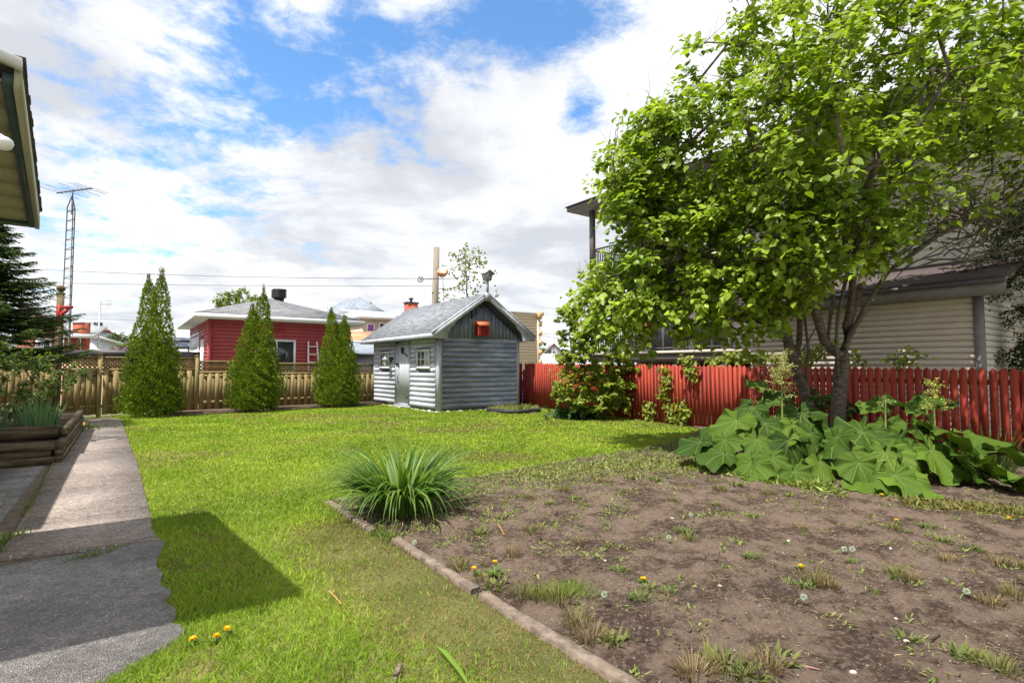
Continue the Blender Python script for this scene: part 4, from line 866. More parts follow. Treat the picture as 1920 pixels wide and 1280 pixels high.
ld = thing('ladder', 'white step ladder leaning on the red garage wall right of its window', 'ladder', RG + U * 3.95 - V * .3)
b = MB(RG, U, V)
for s in (-1, 1): b.tube([(3.98 + s * .27, -.55, 0.0), (3.98 + s * .18, -.06, 2.62)], .034, 6)
b.build('rail', WHITE, ld); b = MB(RG, U, V)
for z in np.arange(.35, 2.6, .34): b.box((3.98 - .22, -.55 + .49 * z / 2.62 - .05, z - .02), (3.98 + .22, -.55 + .49 * z / 2.62 + .05, z + .02))
b.build('rung', WHITE, ld)
b = MB(RG, U, V); b.add([(.75, -.16, 1.9), (1.0, -.16, 1.9), (1.0, -.05, 1.9), (.75, -.05, 1.9), (.75, -.16, 2.1), (1.0, -.16, 2.1), (1.0, -.05, 2.1), (.75, -.05, 2.1)], []) if False else None

# ---------------------------------------------------------------- neighbours far behind
def house(name, label, px0, px1, Y, zb, zw, walln, roofm, wallm, fr=None, depth=8, ov=.5, za=None, fascia=WHITE, cat='house', th=.2):
    o = W(px0, 688, Y); o[2] = 0; ex = U; P = W(px1, 688, Y); w_ = None
    # width along U so that the right end meets px1
    k = (px1 - 960) / F; w_ = (o[0] - k * o[1]) / (k * U[1] - U[0])
    r = thing(name, label, cat, o); b = MB(o, U, V); b.box((0, 0, 0), (w_, depth, zw)); b.build('wall', wallm, r)
    if za: hiproof(r, (o, U, V), w_, depth, ov, zw + .15, za, roofm, ov, fascia, th)
    return r, o, w_
zpx = lambda y, Y: EYE + (688 - y) / F * Y
r, o, w_ = house('white_house', 'white two storey house with blue grey hip roof behind the thujas', 668, 705, 46, 0, zpx(592, 46), None, R_BLUE, WHM, za=None, depth=9)
oo = o - U * 0; hiproof(r, (o, U, V), w_, 9.5, .9, zpx(588, 46), zpx(566, 52), R_BLUE, .9, WHITE, .3, ridge=3)
for (px, py, Y) in ((653, 582, 52), (690, 574, 50)):
    p = W(px, py, Y); b = MB(p); b.lathe((0, 0, 0), [(.22, -1.2), (.22, .0), (.36, .02), (.40, .25), (.30, .38), (.02, .40)], 12); b.build('roof_vent', BLACK, r)
r, o, w_ = house('beige_house', 'beige flat roofed house with white fascia and a brick chimney beyond the shed', 677, 800, 38, 0, zpx(597, 38), None, R_GREY, BEIGE, depth=7)
b = MB(o, U, V); b.box((-.35, -.45, zpx(597, 38)), (w_ + .3, 7.3, zpx(597, 38) + .28)); b.slab([(-.35, -.45, zpx(597, 38) + .285), (w_ + .3, -.45, zpx(597, 38) + .285), (w_ + .3, 3.5, zpx(597, 38) + .95), (-.35, 3.5, zpx(597, 38) + .95)], .05); b.build('roof', WHITE, r)
window(r, (o, U, V), .35, .95, zpx(622, 38), zpx(605, 38), -.03, (0, 0), WHITE, .09, -1, glass=PURP); window(r, (o, U, V), 1.25, 1.75, zpx(628, 38), zpx(602, 38), -.03, (0, 1), WHITE, .11, -1); window(r, (o, U, V), 2.5, 3.3, zpx(622, 38), zpx(606, 38), -.03, (0, 0), QUOIN, .09, -1, glass=CURT)
cpos = W(770.5, 600, 37.0); b = MB(cpos, U, V); b.box((-.38, -.3, -2), (.38, .3, zpx(569, 37) - cpos[2])); ch = b.build('chimney', BRICK, r); b = MB(cpos, U, V); b.box((-.43, -.35, zpx(569, 37) - cpos[2] + .004), (.43, .35, zpx(566.5, 37) - cpos[2])); b.lathe((0, 0, zpx(566, 37) - cpos[2]), [(.09, 0), (.09, .2), (.2, .22), (.2, .26), (.03, .32)], 8); b.build('chimney_cap', BLACK, ch)
# orange roofed annex and grey roofed carport
o = W(640, 688, 32); o[2] = 0; r = thing('orange_roof_annex', 'low building with orange brown shingle roof and white eave beside the smallest thuja', 'building', o)
b = MB(o, U, V); b.box((0, 0, 0), (3.2, 4, zpx(641, 32))); b.build('wall', WHM, r); b = MB(o, U, V); b.slab([(-.3, -.5, zpx(638, 32)), (3.6, -.5, zpx(638, 32)), (3.6, 3.4, zpx(617, 34)), (-.3, 3.4, zpx(617, 34))], .06); rr_ = b.build('roof', R_ORANGE, r)
b = MB(o, U, V); b.box((-.32, -.56, zpx(643, 32)), (3.62, -.51, zpx(638, 32))); b.build('fascia', WHITE, rr_)
o = W(655, 688, 27); o[2] = 0; r = thing('grey_roof_carport', 'low grey roofed outbuilding with a dark opening left of the shed', 'outbuilding', o)
b = MB(o, U, V); b.box((0, 0, 0), (1.25, 3, zpx(664, 27))); b.box((1.255, 2.6, 0), (3.6, 3, zpx(664, 27))); b.box((3.45, 0, 0), (3.6, 2.59, zpx(664, 27))); b.build('wall', mat('grey_siding', (.35, .37, .42), (.4, .42, .47), 5, .6), r)
b = MB(o, U, V); b.slab([(-.3, -.4, zpx(664, 27) + .04), (3.9, -.4, zpx(664, 27) + .04), (3.9, 3.2, zpx(640, 29)), (-.3, 3.2, zpx(640, 29))], .07); b.build('roof', R_BLUE, r)
b = MB(o, U, V); b.box((1.26, .02, 0), (3.44, .06, zpx(664, 27) - .02)); b.build('opening_shade_panel', DGREY, r)  # dark panel added to stand for the shade inside the opening
# beige brick building with orange quoins right of the shed
Yq = 34.0; o = W(1007, 688, Yq); o[2] = 0; r = thing('beige_building', 'tan brick building with orange corner quoins right of the shed roof', 'building', o)
zt = zpx(589, Yq); b = MB(o, -V, U); bw = 6.5
b = MB(o, -U, V); b.box((0, 0, 0), (6.5, 7, zt)); siding(b, .02, 6.4, .3, zt, 0, -1, .19, .014); b.build('wall', BEIGE, r)
b = MB(o, -U, V); b.box((-.04, -.06, zt + .004), (6.6, 7, zt + .12)); b.build('coping', WHITE, r)
b = MB(o, U, V); b.box((.004, -.05, 0), (.24, .5, zt)); b.build('corner_pier', CREAM, r)
qb = MB(o, U, V)
for k in range(5): z = zt - .75 - k * .62; qb.box((.09, -.10, z), (.36, .52, z + .33))
qb.build('quoin', QUOIN, r); b = MB(o, U, V); b.prism([(.0, zt - .32), (.26, zt - .32), (.34, zt - .1), (.46, zt - .02), (.46, zt + .16), (0, zt + .16)], 1, -.16, .55); b.build('cornice', QUOIN, r)
window(r, (o, -U, V), 1.55, 2.3, zpx(688, Yq), zpx(660, Yq), -.03, (0, 1), QUOIN, .12, -1)
o = W(1012, 688, 60); o[2] = 0; r = thing('distant_white_house', 'small distant white gabled house between the tan building and the tall shrub', 'house', W(1036, 688, 62) * np.array([1, 1, 0]))
oo = W(1021, 688, 62) * np.array([1, 1, 0]); b = MB(oo, (1, 0, 0), (0, 1, 0)); zg = zpx(662, 62); b.box((0, 0, 0), (2.3, 8, zg)); b.prism([(0, zg + .002), (2.3, zg + .002), (1.1, zpx(645, 62))], 1, 0, 8); b.build('wall', WHITE, r)
b = MB(oo, (1, 0, 0), (0, 1, 0)); b.slab([(-.2, 8, zg - .2), (-.2, -.2, zg - .2), (1.1, -.2, zpx(643.5, 62)), (1.1, 8, zpx(643.5, 62))], .12); b.slab([(2.6, -.2, zg - .25), (2.6, 8, zg - .25), (1.1, 8, zpx(643.5, 62)), (1.1, -.2, zpx(643.5, 62))], .12); b.build('roof', R_BROWN, r)
for x in (.45, .95): window(r, (oo, (1, 0, 0), (0, 1, 0)), x, x + .35, zg - .25, zg + .35, -.03, (1, 0), WHITE, .04, -1)
b = MB(W(1012, 688, 50) * np.array([1, 1, 0]), (1, 0, 0), (0, 1, 0)); b.box((0, 0, .6), (1.5, 5, zpx(663, 50))); setp(b.build('white_trailer', WHITE, loc=W(1012, 688, 50) * np.array([1, 1, 0]), bevel=.05), 'plain white trailer box showing above the red fence near the shed', 'trailer')
bpt = W(979, 688, 22.6) * np.array([1, 1, 0]); b = MB(bpt); b.lathe((0, 0, 0), [(.24, 0), (.30, .9), (.34, .92), (.34, .98), (.05, 1.08)], 12); setp(b.build('blue_bin', BLUEP, loc=bpt), 'blue plastic bin glimpsed through the gap in the red fence', 'bin')
# left background
def radial(o):
    ey = unit(o * np.array([1, 1, 0])); return (o, np.array([ey[1], -ey[0], 0]) * .77, ey)
def simple_house(name, label, px0, px1, Y, y_eave, y_top, wallm, roofm, depth=6, ex=(1, 0, 0), gable=False):
    o = W(px0, 688, Y) * np.array([1, 1, 0]); w_ = (px1 - px0) / F * Y; r = thing(name, label, 'house', o); b = MB(*radial(o)); ze = zpx(y_eave, Y); b.box((0, 0, 0), (w_, depth, ze)); b.build('wall', wallm, r)
    return r, o, w_, ze
r, o, w_, ze = simple_house('brick_house', 'red brick house with pale grey roof beyond the garden gate', 118, 150, 40, 632, 0, BRICK, None)
b = MB(*radial(o)); b.slab([(-.6, -.6, ze + .1), (w_ + 1.0, -.6, ze + .1), (w_ + 2.4, 5.5, zpx(612, 46)), (-.6, 5.5, zpx(606, 46))], .12); rr_ = b.build('roof', mat('pale_roof', (.36, .37, .38), (.42, .43, .44), 6, .8), r)
b = MB(*radial(o)); b.box((-.7, -.66, ze - .05), (w_ + 1.05, -.61, ze + .22)); b.build('fascia', WHITE, rr_)
cpos = W(152, 640, 41.5); b = MB(cpos); b.box((-.38, -.4, -1.5), (.38, .4, zpx(605.5, 41.5) - cpos[2])); ch = b.build('chimney', BRICK, r); b = MB(cpos); b.box((-.45, -.46, zpx(605.5, 41.5) - cpos[2] + .004), (.45, .46, zpx(603.5, 41.5) - cpos[2])); b.build('chimney_cap', WHITE, ch)
o = W(140, 688, 48) * np.array([1, 1, 0]); r = thing('long_white_house', 'white house with a long sloping pale roof edge right of the red chimney', 'house', o)
b = MB(*radial(o)); b.add([(0, 0, 0), (4.1, 0, 0), (4.1, 0, zpx(642, 48)), (0, 0, zpx(618, 48)), (0, 6, 0), (4.1, 6, 0), (4.1, 6, zpx(642, 48)), (0, 6, zpx(618, 48))], [(0, 1, 2, 3), (7, 6, 5, 4), (0, 4, 5, 1), (1, 5, 6, 2), (2, 6, 7, 3), (3, 7, 4, 0)]); b.build('wall', WHM, r)
b = MB(*radial(o)); b.add([(-.6, -.4, zpx(615, 48)), (4.5, -.4, zpx(641, 48)), (4.5, -.4, zpx(645, 48)), (-.6, -.4, zpx(620, 48)), (-.6, 6.4, zpx(612, 48)), (4.5, 6.4, zpx(638, 48)), (4.5, 6.4, zpx(645, 48)), (-.6, 6.4, zpx(620, 48))], [(0, 1, 2, 3), (7, 6, 5, 4), (0, 4, 5, 1), (1, 5, 6, 2), (2, 6, 7, 3), (3, 7, 4, 0)]); b.build('roof', WHITE, r)
o = W(166, 688, 60) * np.array([1, 1, 0]); r = thing('red_roof_house', 'distant house with red hip roof and a black chimney cap', 'house', o)
b = MB(*radial(o)); b.box((0, 0, 0), (2.6, 5, zpx(620, 60))); b.box((2.6, .3, 0), (4.6, 5, zpx(634, 60))); b.build('wall', WHM, r)
b = MB(*radial(o)); ze = zpx(619, 60); A_2 = [(-.4, -.4, ze), (2.4, -.4, ze), (2.4, 5.4, ze), (-.4, 5.4, ze)]; ap = (.95, 2.5, zpx(607, 62.5)); [b.slab([A_2[i], A_2[(i + 1) % 4], ap], .1) for i in range(4)]; b.slab([(2.3, -.1, zpx(621, 60)), (5.2, -.1, zpx(640, 60)), (5.2, 5, zpx(640, 60)), (2.3, 5, zpx(621, 60))][::-1], .1); rr_ = b.build('roof', R_RED, r)
b = MB(W(184, 610, 62)); b.box((-.3, -.3, -.6), (.3, .3, .35)); b.build('chimney_cap', BLACK, rr_)
r, o, w_, ze = simple_house('brown_gabled_house', 'brown house gable partly hidden behind the spruce', 30, 116, 30, 610, 0, mat('brown_brick', (.26, .10, .07), (.32, .14, .10), 8, .9), None)
b = MB(*radial(o)); b.prism([(0, ze + .003), (w_, ze + .003), (0, ze + 1.5)], 1, .05, 2); b.build('gable', mat('gable_siding', (.36, .30, .25), (.42, .36, .30), 5, .8), r); b = MB(*radial(o)); b.slab([(w_ + .5, -.5, ze - .3), (w_ + .5, 2.5, ze - .3), (-.3, 2.5, ze + 1.8), (-.3, -.5, ze + 1.8)], .14); rr_ = b.build('roof', R_RED, r); b = MB(*radial(o)); b.add([(w_ + .52, -.55, ze - .50), (-.3, -.55, ze + 1.6), (-.3, -.55, ze + 1.8), (w_ + .52, -.55, ze - .30), (w_ + .52, -.505, ze - .50), (-.3, -.505, ze + 1.6), (-.3, -.505, ze + 1.8), (w_ + .52, -.505, ze - .30)], [(0, 1, 2, 3), (7, 6, 5, 4), (0, 4, 5, 1), (1, 5, 6, 2), (2, 6, 7, 3), (3, 7, 4, 0)]); b.build('fascia', TRIM, rr_)
window(r, radial(o), 1.0, 1.9, zpx(668, 30), zpx(632, 30), -.03, (1, 0), WHITE, .1, -1, curtain=CURT)
po = W(182, 688, 20.8) * np.array([1, 1, 0]); r = thing('pool', 'above ground pool with black rim and tan wall beyond the gate', 'pool', po)
b = MB(po); b.lathe((0, 2.2, 0), [(2.5, 0), (2.5, zpx(668, 20.8)), (2.4, zpx(668, 20.8))], 40); b.build('pool_wall', mat('tan_panel', (.46, .26, .16), (.5, .3, .2), 5, .7), r)
b = MB(po); zz0 = zpx(669.5, 20.8); 
b.lathe((0, 2.2, 0), [(2.42, zz0), (2.62, zz0), (2.62, zpx(657, 20.8)), (2.42, zpx(657, 20.8))], 40); b.build('pool_rim', BLACK, r)
go = W(340, 688, 36) * np.array([1, 1, 0]); r = thing('gazebo', 'dark two tier metal gazebo roof showing left of the red garage', 'gazebo', go)
b = MB(go); ze = zpx(652, 36); 
for (h, z0, z1) in ((1.3, ze, zpx(641, 36)), (.62, zpx(639, 36), zpx(633, 36))):
    q = [(-h, -h, z0), (h, -h, z0), (h, h, z0), (-h, h, z0)]; t_ = [(-h * .42, -h * .42, z1), (h * .42, -h * .42, z1), (h * .42, h * .42, z1), (-h * .42, h * .42, z1)]
    for i in range(4): b.slab([q[i], q[(i + 1) % 4], t_[(i + 1) % 4], t_[i]], .04)
    if h < 1: b.slab([t_[0], t_[1], t_[2], t_[3]], .05)
b.build('roof', mat('dark_blue_metal', (.06, .075, .11), (.09, .105, .14), 8, .5), r); b = MB(go)
for sx_ in (-1, 1):
    for sy_ in (-1, 1): b.box((sx_ * 1.2 - .05, sy_ * 1.2 - .05, 0), (sx_ * 1.2 + .05, sy_ * 1.2 + .05, ze))
b.build('gazebo_post', BLACK, r)
# antenna tower
to = W(119.5, 688, 23) * np.array([1, 1, 0]); r = thing('antenna_tower', 'tall narrow lattice mast with a television antenna behind the gate post', 'antenna', to)
zt_ = zpx(372, 23); b = MB(to); hw = .16
for (x, y) in ((-hw, 0), (hw, 0), (0, .26)): b.tube([(x * 1.15, y, 0), (x * .78, y, zt_ - .3), (0, .08, zt_ + .25)], .022, 5)
for z in np.arange(.3, zt_ - .2, .42):
    k = 1.15 - .37 * z / zt_; b.tube([(-hw * k, 0, z), (hw * k, 0, z)], .014, 4); b.tube([(hw * k, 0, z), (0, .26, z + .2)], .012, 4); b.tube([(-hw * k, 0, z), (0, .26, z + .2)], .012, 4)
b.build('mast', DGREY, r); b = MB(to); zb = zt_ + .42; b.tube([(0, .08, zt_ - .6), (0.02, .08, zb + .1)], .026, 6); dx = unit(np.array([.85, .4, .30])); b.tube([np.array([.05, 0, zb]) - dx * .55, np.array([.05, 0, zb]) + dx * .75], .03, 5)
cr = unit(np.array([.93, -.15, -.30]))
for k in np.linspace(-.5, .7, 9):
    c_ = np.array([.05, 0, zb + .03]) + dx * k; l_ = 1.25 - .35 * abs(k + .1) - (.7 if int(k * 10) % 3 == 0 else 0); b.tube([c_ - cr * l_, c_ + cr * l_], .008, 4)
b.build('antenna_head', DGREY, r)
o = W(183, 688, 44) * np.array([1, 1, 0]); r = thing('small_antenna', 'small grid television antenna on a thin pole above the distant roofs', 'antenna', o)
b = MB(o); b.tube([(0, 0, 3), (0, 0, zpx(562, 44))], .05, 5); b.build('pole', GALV, r); b = MB(o)
for x in (-.10, .12, .55, .85): 
    b.tube([(x, 0, zpx(580, 44)), (x, 0, zpx(562, 44))], .025, 4)
    for k in range(5): b.tube([(x - .12, 0, zpx(578 - k * 3.6, 44)), (x + .12, 0, zpx(578 - k * 3.6, 44))], .018, 4)
b.tube([(-.15, 0, zpx(570, 44)), (.95, 0, zpx(570, 44))], .025, 4); b.build('antenna_grid', GALV, r)
# swing frame by the pool
o = W(140, 688, 24) * np.array([1, 1, 0]); b = MB(o); b.tube([(-.25, 0, 0), (-.25, 0, zpx(664, 24)), (.16, 0, zpx(634, 24))], .02, 5); b.tube([(.30, 0, 0), (.22, 0, zpx(634, 24))], .025, 5); setp(b.build('pole_frame', DGREEN, loc=o), 'thin dark bent poles standing by the pool rim', 'poles')
# utility pole, short pole, wires
UP = W(815, 688, 27.5) * np.array([1, 1, 0]); r = thing('utility_pole', 'weathered wooden utility pole rising behind the shed roof', 'pole', UP)
b = MB(UP); zt_ = zpx(462, 27.5); b.tube([(-.07, 0, 0), (-.02, 0, 4), (.06, 0, zt_)], [.20, .185, .15], 14); b.build('pole', POLEM, r, smooth=True); b = MB(UP); b.box((.14, -.2, 3.2), (.19, -.12, zpx(518, 27.5))); b.build('conduit', DGREY, r)
P2 = W(490.5, 688, 34) * np.array([1, 1, 0]); b = MB(P2); b.tube([(0, 0, 0), (0, 0, zpx(531, 34))], .075, 10); setp(b.build('short_pole', POLEM, loc=P2), 'slim wooden pole rising behind the garage roof', 'pole')
def wire(name, label, pa, Ya, pb2, Yb, sag=.25, r=.012, grp=None):
    a, c_ = W(*pa, Ya), W(*pb2, Yb); pts = [a + (c_ - a) * f - Z * sag * 4 * f * (1 - f) for f in np.linspace(0, 1, 24)]; b = MB(); b.tube(pts, r, 4, local=False); setp(b.build(name, mat('wire_' + name, (.10, .10, .11)) if 'wm' not in MATS else MATS['wm'], loc=a), label, 'wire', grp)
MATS['wm'] = DGREY
wire('overhead_wire', 'upper thin wire running left from the utility pole', (-150, 492), 30, (812, 522), 27.5)
wire('overhead_wire', 'lower wire crossing the sky just under the first one', (-150, 524), 30, (812, 536), 27.5, .12)
wire('overhead_wire', 'faint low wire above the distant left roofs', (-150, 580), 50, (270, 601), 50, .1, .015)
wire('overhead_wire', 'low wires in the far gap right of the tan building', (1010, 625), 55, (1120, 627), 55, .1, .02)
wire('overhead_wire', 'sagging lower wire in the far gap beside the tall shrub', (1010, 628), 55, (1120, 637), 55, .2, .02)

# ---------------------------------------------------------------- apartment block with balconies, beige garage
def plane_pt(px, n):   # point on the plane U.p = n seen at px
    k = (px - 960) / F; Y = n / (U[0] * k + U[1]); return np.array([k * Y, Y, 0])
AB = plane_pt(1112, 14.2); sA = float(AB @ V); ap = thing('apartment_building', 'pale sided apartment building with dark balconies behind the big tree', 'building', NS(16.2, sA - 4))
AF = (NS(14.2, sA), -V, U)   # x runs along the facade towards the camera, y goes inwards
b = MB(*AF); b.box((-.4 + .6, 2.2, 0), (14.6, 9, 7.7)); siding(b, .2, 14.6, .2, 7.7, 2.2, -1, .17, .02, skip=((.9, 2.3, 0, 4.2),)); b.build('wall', PALE, ap)
for (z, th_) in ((2.02, .34), (4.90, .30)):
    b = MB(*AF); b.box((-.15, -.1, z - th_), (5.6, 2.18, z - .09)); b.build('balcony_slab', TAUPE, ap); b = MB(*AF); b.box((-.2, -.16, z - .088), (5.65, 2.18, z)); b.build('balcony_edge', CREAM, ap)
    b = MB(*AF)
    b.box((-.05, -.02, z + .98), (5.5, .03, z + 1.03)); b.box((-.05, -.02, z + .08), (5.5, .03, z + .12)); b.box((-.06, .032, z + .98), (-.01, 2.15, z + 1.03)); b.box((-.06, .032, z + .08), (-.01, 2.15, z + .12))
    for k in range(46): b.box((.02 + k * .12, -.005, z + .121), (.04 + k * .12, .015, z + .979))
    for k in range(17): b.box((-.045, .10 + k * .12, z + .121), (-.025, .12 + k * .12, z + .979))
    b.build('balcony_railing', DGREY, ap)
for x in (0.0, 1.85, 3.7, 5.4):
    b = MB(*AF); b.box((x - .08, -.07, 4.9 + .002), (x + .08, .09, 7.42)); b.box((x - .07, -.06, 2.022), (x + .07, .08, 4.58)); b.box((x - .07, -.05, 0), (x + .07, .09, 1.66)); b.build('balcony_post', TAUPE, ap)
b = MB(*AF); b.box((-.75, -.6, 7.44), (14.9, 9.4, 7.62)); b.build('roof_eave', TAUPE, ap); b = MB(*AF); 
q = [(-.8, -.65, 7.64), (14.95, -.65, 7.64), (14.95, 9.4, 7.64), (-.8, 9.4, 7.64)]; t_ = [(4.2, 4.3, 9.6), (10, 4.3, 9.6)]; b.slab([q[0], q[1], t_[1], t_[0]], .05); b.slab([q[2], q[3], t_[0], t_[1]], .05); b.slab([q[1], q[2], t_[1]], .05); b.slab([q[3], q[0], t_[0]], .05); b.build('roof', R_BROWN, ap)
FAx = (AF[0] + U * 2.2, -V, U)
for (a0, a1, z0, z1) in ((.9, 2.2, 2.05, 4.1), (2.9, 4.3, 2.05, 4.1), (.9, 2.2, 4.95, 7.0), (2.9, 4.3, 4.95, 7.0), (6.3, 7.2, 5.2, 6.4), (9.0, 10.2, 3.2, 4.25)): window(ap, FAx, a0, a1, z0, z1, -.045, (1, 0), DGREY if z0 > 2.5 else WHITE, .08, -1, half=False, glass=mat('sky_glass', (.10, .13, .14), None, rough=.05, spec=1.0) if 'sky_glass' not in MATS else MATS['sky_glass'])
b = MB(*AF); b.box((.3, 2.0, 0), (5.5, 2.15, 1.6)); b.build('carport_shade_panel', BLACK, ap)  # black sheet painting the shade of the carport opening below the balcony
# things on the lower balcony
for x in (1.1, 3.3):
    co_ = NS(14.2 + 1.1, sA - x, 2.02); r = thing('balcony_chair', 'dark garden chair on the lower balcony, the %s one' % ('left' if x < 2 else 'right'), 'chair', co_); b = MB(co_, -V, U); b.box((-.25, -.25, .40), (.25, .25, .45)); b.build('seat', BLACK, r); b = MB(co_, -V, U); b.box((-.25, .22, .46), (.25, .27, .95)); b.build('backrest', BLACK, r)
    for sx_ in (-.22, .22):
        for sy_ in (-.22, .22): b = MB(co_, -V, U); b.box((sx_ - .02, sy_ - .02, 0), (sx_ + .02, sy_ + .02, .40)); b.build('leg', BLACK, r)
hb = W(1208, 600, 17.6); r = thing('hanging_basket', 'dried straw coloured hanging plant basket at the lower balcony', 'hanging basket', hb); n = 900
P = hb + rng.normal(size=(n, 3)) * (.17, .15, .10) * np.array([1, 1, 1]); P[:, 2] -= np.abs(rng.normal(size=n)) * .12; foliage('dried_plant', LONG, P, rdir(n) - Z * .8, rdir(n), .14, .018, colvar(n, (.42, .24, .10), (.55, .36, .18)), M_NEEDLE, r); b = MB(hb); b.lathe((0, 0, 0), [(.06, -.16), (.15, -.06), (.17, .02), (.15, .02)], 12); b.tube([(0, 0, .0), (0, .0, .9)], .01, 4); b.build('pot', TAUPE, r)
# beige garage
GC = plane_pt(1842, 13.1); sG = float(GC @ V); GF = (GC, V, U); bg_ = thing('beige_garage', 'beige sided garage with brown shingle roof behind the red fence at right', 'garage', GC)
b = MB(*GF); b.box((.02, .02, 0), (4.6, 2.9, 2.86)); siding(b, .1, 4.6, .1, 2.86, 0, -1, .118, .03); b.build('wall', CREAM, bg_)
b = MB(GC, U, V); siding(b, .1, 3.0, .1, 2.86, 0, -1, .118, .03); b.build('side_wall', PALE, bg_)
b = MB(*GF); b.box((-.035, -.035, 0), (.10, .10, 2.86)); b.build('corner_post', mat('grey_corner', (.22, .20, .20), (.26, .24, .24), 5, .6), bg_)
b = MB(*GF); b.slab([(4.9, -.42, 3.10), (-.45, -.42, 3.10), (-.45, 2.95, 3.98), (4.9, 2.95, 3.98)], .05); rr_ = b.build('roof', R_BROWN, bg_)
b = MB(*GF); b.box((-.46, -.47, 2.84), (4.9, -.425, 3.075)); b.box((-.46, -.42, 2.84), (4.9, -.0, 2.862)); b.build('fascia', mat('taupe_fascia', (.20, .18, .175), (.24, .22, .21), 5, .5), rr_); b = MB(*GF); b.box((-.462, -.56, 3.02), (4.9, -.472, 3.09)); b.build('gutter', DGREY, rr_)
b = MB(GC, U, V); b.box((3.05, .5, 0), (6.5, 4, 4.3)); b.build('rear_wall', PALE, bg_)
rb = W(1925, 688, 17) * np.array([1, 1, 0]); r = thing('far_right_house', 'pale wall with a window and awning glimpsed through the cedar at the right edge', 'house', rb); b = MB(rb, U, V); b.box((-1.0, 0, 0), (5, 3, 2.4)); b.build('wall', BEIGE, r); b = MB(rb, U, V); b.box((-1.3, -.4, 2.402), (5, 3, 2.55)); b.build('roof', WHITE, r)
#--NEXT2--
# ---------------------------------------------------------------- distant and middle vegetation
def tree(name, label, c, H, ell, n, size, cols, ntw, tr=.15, cat='tree', T=LEAF, group=None, per=None):
    r = thing(name, label, cat, c, group); c = np.array(c, float)
    tp_ = np.concatenate([ellpts(c + np.array(e[0]), e[1], max(5, int(ntw / len(ell))), .35) for e in ell])
    mb, tips, prev, _, _ = skeleton([[c, c + Z * H * .3, c + Z * H * .62]], tp_, tr, .008, .5, .08); mb.build('trunk', BARKD, r)
    k = max(3, n // len(tips)); P, D = clusters(tips, prev, k, per or .5, .2); N = unit(rdir(len(P)) * .8 + Z)
    foliage('crown', T, P, D, N, size * rng.uniform(.6, 1.2, len(P)), size * .7, colvar(len(P), cols[0], cols[1], .2), M_LEAF, r); return r
tree('round_tree', 'bushy yellow green tree crown rising behind the garage roof', W(446, 688, 38) * np.array([1, 1, 0]), 5.4, [((0, 0, 5.9), (1.5, 1.4, 1.1)), ((.7, .2, 5.3), (1.5, 1.3, .9))], 6500, .17, ((.09, .16, .02), (.22, .27, .03)), 130)
tree('distant_tree', 'distant dark green tree left of the tallest thuja', W(233, 688, 55) * np.array([1, 1, 0]), 4, [((0, 0, 3.6), (1.9, 1.5, 1.4))], 2600, .26, ((.05, .10, .04), (.10, .16, .06)), 60)
tree('distant_tree', 'distant round tree in the far gap beside the tan building', W(1021, 688, 80) * np.array([1, 1, 0]), 4, [((0, 0, 3.4), (2.4, 1.5, 1.6)), ((-2.4, 0, 3.0), (1.6, 1.5, 1.2))], 2200, .35, ((.07, .14, .04), (.14, .21, .06)), 60)
lc = W(232, 688, 23) * np.array([1, 1, 0]); lr = bush('lilac_bush', 'round flowering bush with purple blossoms behind the wooden fence', lc, [(lc + np.array([0, 0, 1.75]), (.95, .7, .75)), (lc + np.array([-.4, 0, 1.65]), (.5, .4, .35))], 3200, .085, ((.07, .13, .03), (.20, .24, .06)), ntw=90)
P = np.concatenate([lc + ellpts((-.55, -.2, 2.05), (.32, .2, .22), 260, .2), lc + ellpts((.3, -.5, 2.15), (.5, .25, .25), 160, .3)]); foliage('blossoms', LEAF, P, rdir(len(P)), rdir(len(P)), .07, .05, colvar(len(P), (.38, .13, .50), (.52, .25, .62)), M_LEAF, lr)
hc = W(150, 688, 26) * np.array([1, 1, 0]); hd = thing('far_hedge', 'low clipped yellow green hedge beyond the pool', 'hedge', hc); n = 2600
P = hc + np.c_[rng.uniform(-1.2, 2.2, n), rng.uniform(-.3, .3, n), rng.uniform(.8, zpx(656, 26), n)]; foliage('foliage', LEAF, P, rdir(n), rdir(n) + Z, .07, .05, colvar(n, (.16, .20, .03), (.26, .26, .04)), M_LEAF, hd)
# sparse young tree behind the shed
yc = np.array([-2.1, 24.8, 0]); r = thing('young_tree', 'slender young tree with sparse round leaves rising behind the shed roof', 'tree', yc)
tg = []
for k in range(95):
    z = random.uniform(4.2, 7.2); ra = min(1.5, (8.1 - z) * .72); a = random.uniform(0, 2 * math.pi); q_ = random.uniform(.25, 1); tg.append(yc + np.array([ra * q_ * math.cos(a) - .05, ra * q_ * math.sin(a) * .6, z]))
mb, tips, prev, ND, RD = skeleton([[yc, yc + np.array([.05, 0, 3.5]), yc + np.array([-.1, 0, 7.05])]], tg, .06, .007, .3, .04); mb.build('trunk', BARKD, r)
sel = ND[(RD < .03) & (ND[:, 2] > 3.3)]; P = np.repeat(sel, 4, axis=0) + rng.normal(size=(len(sel) * 4, 3)) * .09; n = len(P)
foliage('crown', LEAF, P, rdir(n), rdir(n), .13, .13, colvar(n, (.14, .19, .04), (.26, .29, .07)), M_LEAF, r)
